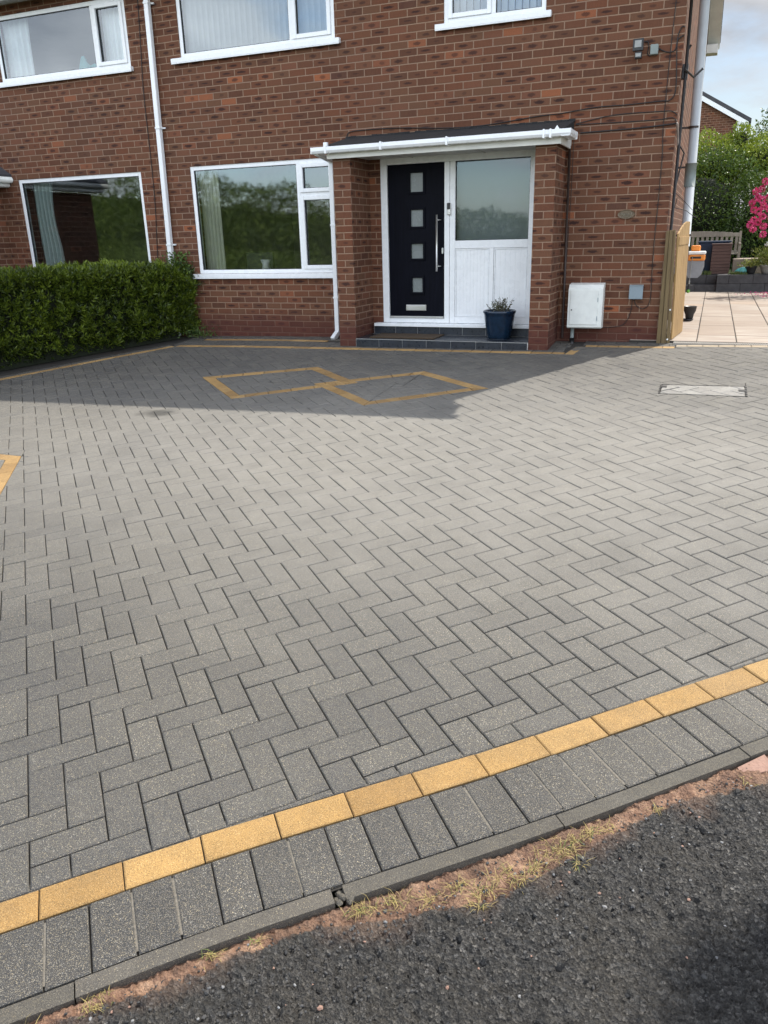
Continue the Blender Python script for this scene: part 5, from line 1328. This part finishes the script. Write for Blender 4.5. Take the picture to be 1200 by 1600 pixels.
trs = [(1.10, 1.86), (1.06, 1.66), (1.14, 1.74), (1.20, 1.90), (1.22, 1.70), (1.10, 1.54), (1.18, 1.50), (1.25, 1.60), (1.12, 1.36), (1.20, 1.32), (1.27, 1.42), (1.06, 1.28), (1.13, 1.20), (1.30, 1.25), (1.33, 1.75), (1.37, 1.95), (1.36, 1.55), (1.42, 1.38), (1.24, 2.02), (1.45, 1.80), (1.5, 1.6), (1.55, 1.95), (1.6, 1.4), (1.7, 1.75), (1.8, 1.55), (1.9, 1.9), (1.75, 2.1), (1.45, 2.15), (2.0, 1.6), (1.30, 1.10)]
g = MB()
for x, z in trs:
    c = np.array([x + .02, 7.25 + random.uniform(-.12, .25), z]); n = 85; d = rng.normal(size=(n, 3)); d /= np.linalg.norm(d, axis=1)[:, None]
    leafcloud(g, c + d * .035, d + rng.normal(0, .35, (n, 3)), rng.uniform(.03, .05, n), rng.uniform(.022, .036, n), fold=.1)
g.build('flower_trusses', M['petal'], rh, attr='rnd')
g = MB(); n = 1600; P = np.stack([rng.normal(1.75, .34, n), rng.normal(7.6, .22, n), rng.normal(1.62, .32, n)], 1); P = P[P[:, 0] > 1.12]; n = len(P); leafcloud(g, P, rng.normal(0, 1, (n, 3)), rng.uniform(.05, .09, n), rng.uniform(.018, .03, n)); g.build('foliage', M['leaf_dark'], rh, attr='rnd')
g = MB()
for a in range(6): an = a * 1.05; g.tube([(1.95, 7.75, .3), (1.85 + .1 * math.cos(an), 7.7, .9), (1.6 + .3 * math.cos(an), 7.6 + .2 * math.sin(an), 1.6)], [.025, .018, .008], 6)
g.build('stem', M['bark'], rh)
g = MB(); n = 160; P = np.stack([rng.normal(1.55, .22, n), rng.uniform(6.6, 7.9, n), np.full(n, .023)], 1); leafcloud(g, P, rng.normal(0, 1, (n, 3)) * [1, 1, .1], rng.uniform(.02, .035, n), rng.uniform(.02, .03, n), fold=.05)
tag(g.build('fallen_petals', M['petal'], attr='rnd'), 'scattered pink petals fallen on the patio under the flowering bush', 'petals', kind='stuff')
# orange-leaved shrub tip above the rhododendron
shrub('acer_bush', 'orange leaved shrub tip above the pink flowers at the right edge', 'bush', [(1.75, 9.2, 2.25, .34, .3, .25)], 'leaf_pale', 500, .05, core=False, trunk=([(1.9, 9.2, .3), (1.78, 9.2, 2.2)], [.02, .01]))

# far gable house
fh = thing('gable_house', 'brick gable end of a house far behind the garden with white bargeboard', 'house', (-.8, 25, 0))
ap = (-3.6, 7.75); ea = (1.0, 5.08)
g = MB(); g.poly([(-8.3, 25, -1.2), (.75, 25, -1.2), (.75, 25, 5.05), (ap[0], 25, 7.55), (-8.3, 25, 5.0)]); g.poly([(.75, 25, -1.2), (.75, 33, -1.2), (.75, 33, 5.05), (.75, 25, 5.05)]); g.build('wall', M['brick_far'], fh)
def slopebox(g, a, b, y0, y1, th_, mi=0):
    p = [(a[0], a[1]), (b[0], b[1]), (b[0], b[1] + th_), (a[0], a[1] + th_)]
    f = [(x, y0, z) for x, z in p]; k = [(x, y1, z) for x, z in p]; g.poly(f); g.poly(k[::-1])
    for i in range(4): j = (i + 1) % 4; g.poly([f[i], k[i], k[j], f[j]])
g = MB(); slopebox(g, ap, (1.28, 4.92), 24.85, 33, .13); slopebox(g, (-8.7, 4.92), ap, 24.85, 33, .13); g.build('roof', M['rooftile'], fh)
g = MB(); slopebox(g, (ap[0], ap[1] - .17), (1.20, 4.77), 24.83, 24.87, .17); g.poly([(.78, 24.84, 4.60), (1.2, 24.84, 4.60), (1.2, 24.84, 4.8), (.78, 24.84, 5.0)]); g.poly([(1.2, 24.84, 4.60), (1.2, 33, 4.60), (1.2, 33, 4.8), (1.2, 24.84, 4.8)]); g.build('bargeboard', M['upvc'], fh)
ex = thing('lean_to', 'small tiled outbuilding roof edge just right of the soil pipe', 'outbuilding', (-.9, 16, 0))
g = MB(); g.box(-3, -.34, 16, 19, 0, 3.35); g.build('wall', M['brick_far'], ex)
g = MB(); slopebox(g, (-1.6, 4.55), (-.16, 3.36), 15.8, 19.2, .09); slopebox(g, (-3.1, 3.36), (-1.6, 4.55), 15.8, 19.2, .09); g.build('roof', M['rooftile'], ex)

# neighbouring porch at the far left
npn = thing('neighbour_porch', 'brick porch with a dark tiled roof projecting at the far left edge', 'porch', (-10.6, -.8, 0))
g = MB(); g.box(-11.8, -9.70, -1.9, -.002, -.5, 2.06); g.build('wall', M['brick_nb'], npn)
g = MB()
for k in range(5):
    x0_ = -9.42 - k * .26; z = 2.24 + k * .17; g.poly([(x0_, -2.05, z), (x0_, -.002, z), (x0_ - .28, -.002, z + .18), (x0_ - .28, -2.05, z + .18)]); g.poly([(x0_, -2.05, z - .03), (x0_, -.002, z - .03), (x0_, -.002, z), (x0_, -2.05, z)][::-1]); g.poly([(x0_, -.002, z), (x0_, -.002, 2.2), (x0_ - .28, -.002, 2.2), (x0_ - .28, -.002, z + .18)]); g.poly([(x0_, -2.05, 2.2), (x0_, -2.05, z), (x0_ - .28, -2.05, z + .18), (x0_ - .28, -2.05, 2.2)])
g.box(-11.8, -9.43, -2.04, -.003, 2.19, 2.21)
g.build('roof', M['rooftile'], npn)
g = MB(); g.box(-9.50, -9.48, -2.0, -.003, 2.08, 2.19); g.box(-9.70, -9.50, -2.0, -.003, 2.07, 2.09); g.build('fascia', M['upvc_old'], npn)
g = MB(); g.tube([(-9.44, -2.03, 2.17), (-9.44, -.01, 2.17)], .045, 10); g.build('gutter', M['upvc_old'], npn, smooth=True)

# ------------------------------------------------------------------ what the windows mirror: the far side of the road
g = MB()
def wood(x0, x1, y, n, prof, leaf, zb=-1.2):
    x = rng.uniform(x0, x1, n); hh = np.array([np.interp(q, [p[0] for p in prof], [p[1] for p in prof]) + .7 * noise.noise(Vector((float(q) * .5, y, 0))) + .35 * noise.noise(Vector((float(q) * 1.9, y, 4))) for q in x])
    z = zb + hh * rng.random(n) ** .7; P = np.stack([x, y + rng.normal(0, .8, n) - .25 * (z - zb), z], 1)
    leafcloud(g, P, rng.normal(0, 1, (n, 3)) + [0, .8, .3], rng.uniform(leaf * .6, leaf * 1.4, n), rng.uniform(leaf * .4, leaf * .8, n))
wood(-45, 12, -25, 60000, [(-45, 7.5), (-30, 6.4), (-19, 4.7), (-8.5, 3.3), (12, 3.0)], .19); wood(-36, 8, -18.5, 26000, [(-36, 3.0), (-24, 2.4), (-10, 1.5), (8, 1.2)], .12)
tag(g.build('woodland', M['leaf_wood'], attr='rnd'), 'belt of trees and bushes across the road mirrored in the windows', 'trees', kind='stuff')
g = MB(); nx, ny = 60, 10
def hz(x, t): return -1.3 + (np.interp(x, [-45, -30, -19, -8.5, 12], [6.0, 5.0, 3.6, 2.3, 2.1]) + .5 * noise.noise(Vector((x * .3, -27, 0)))) * t ** .8
for i in range(nx):
    for j in range(ny):
        def Q(i_, j_): x = -60 + 110 * i_ / nx; return (x, -23 - 9 * j_ / ny, hz(x, j_ / ny))
        g.poly([Q(i, j), Q(i, j + 1), Q(i + 1, j + 1), Q(i + 1, j)])
tag(g.build('hillside', M['lawn'], smooth=True), kind='structure')
# unseen tree, added to cast the shade on the road at the lower right
shrub('shadow_caster_tree', 'unseen tall slim tree added beside the drive to shade the road corner', 'tree', [(4.82, -2.55, 8.9, .82, .85, .8), (4.6, -3.05, 8.6, .5, .5, .5)], 'leaf_dark', 12000, .13, trunk=([(5.2, -2.2, -.5), (5.0, -2.3, 4.0), (4.5, -2.5, 8.6)], [.16, .12, .04]), z0=.0)

scene.render.engine = 'CYCLES'
scene.cycles.max_bounces = 8; scene.cycles.transparent_max_bounces = 12; scene.cycles.diffuse_bounces = 3
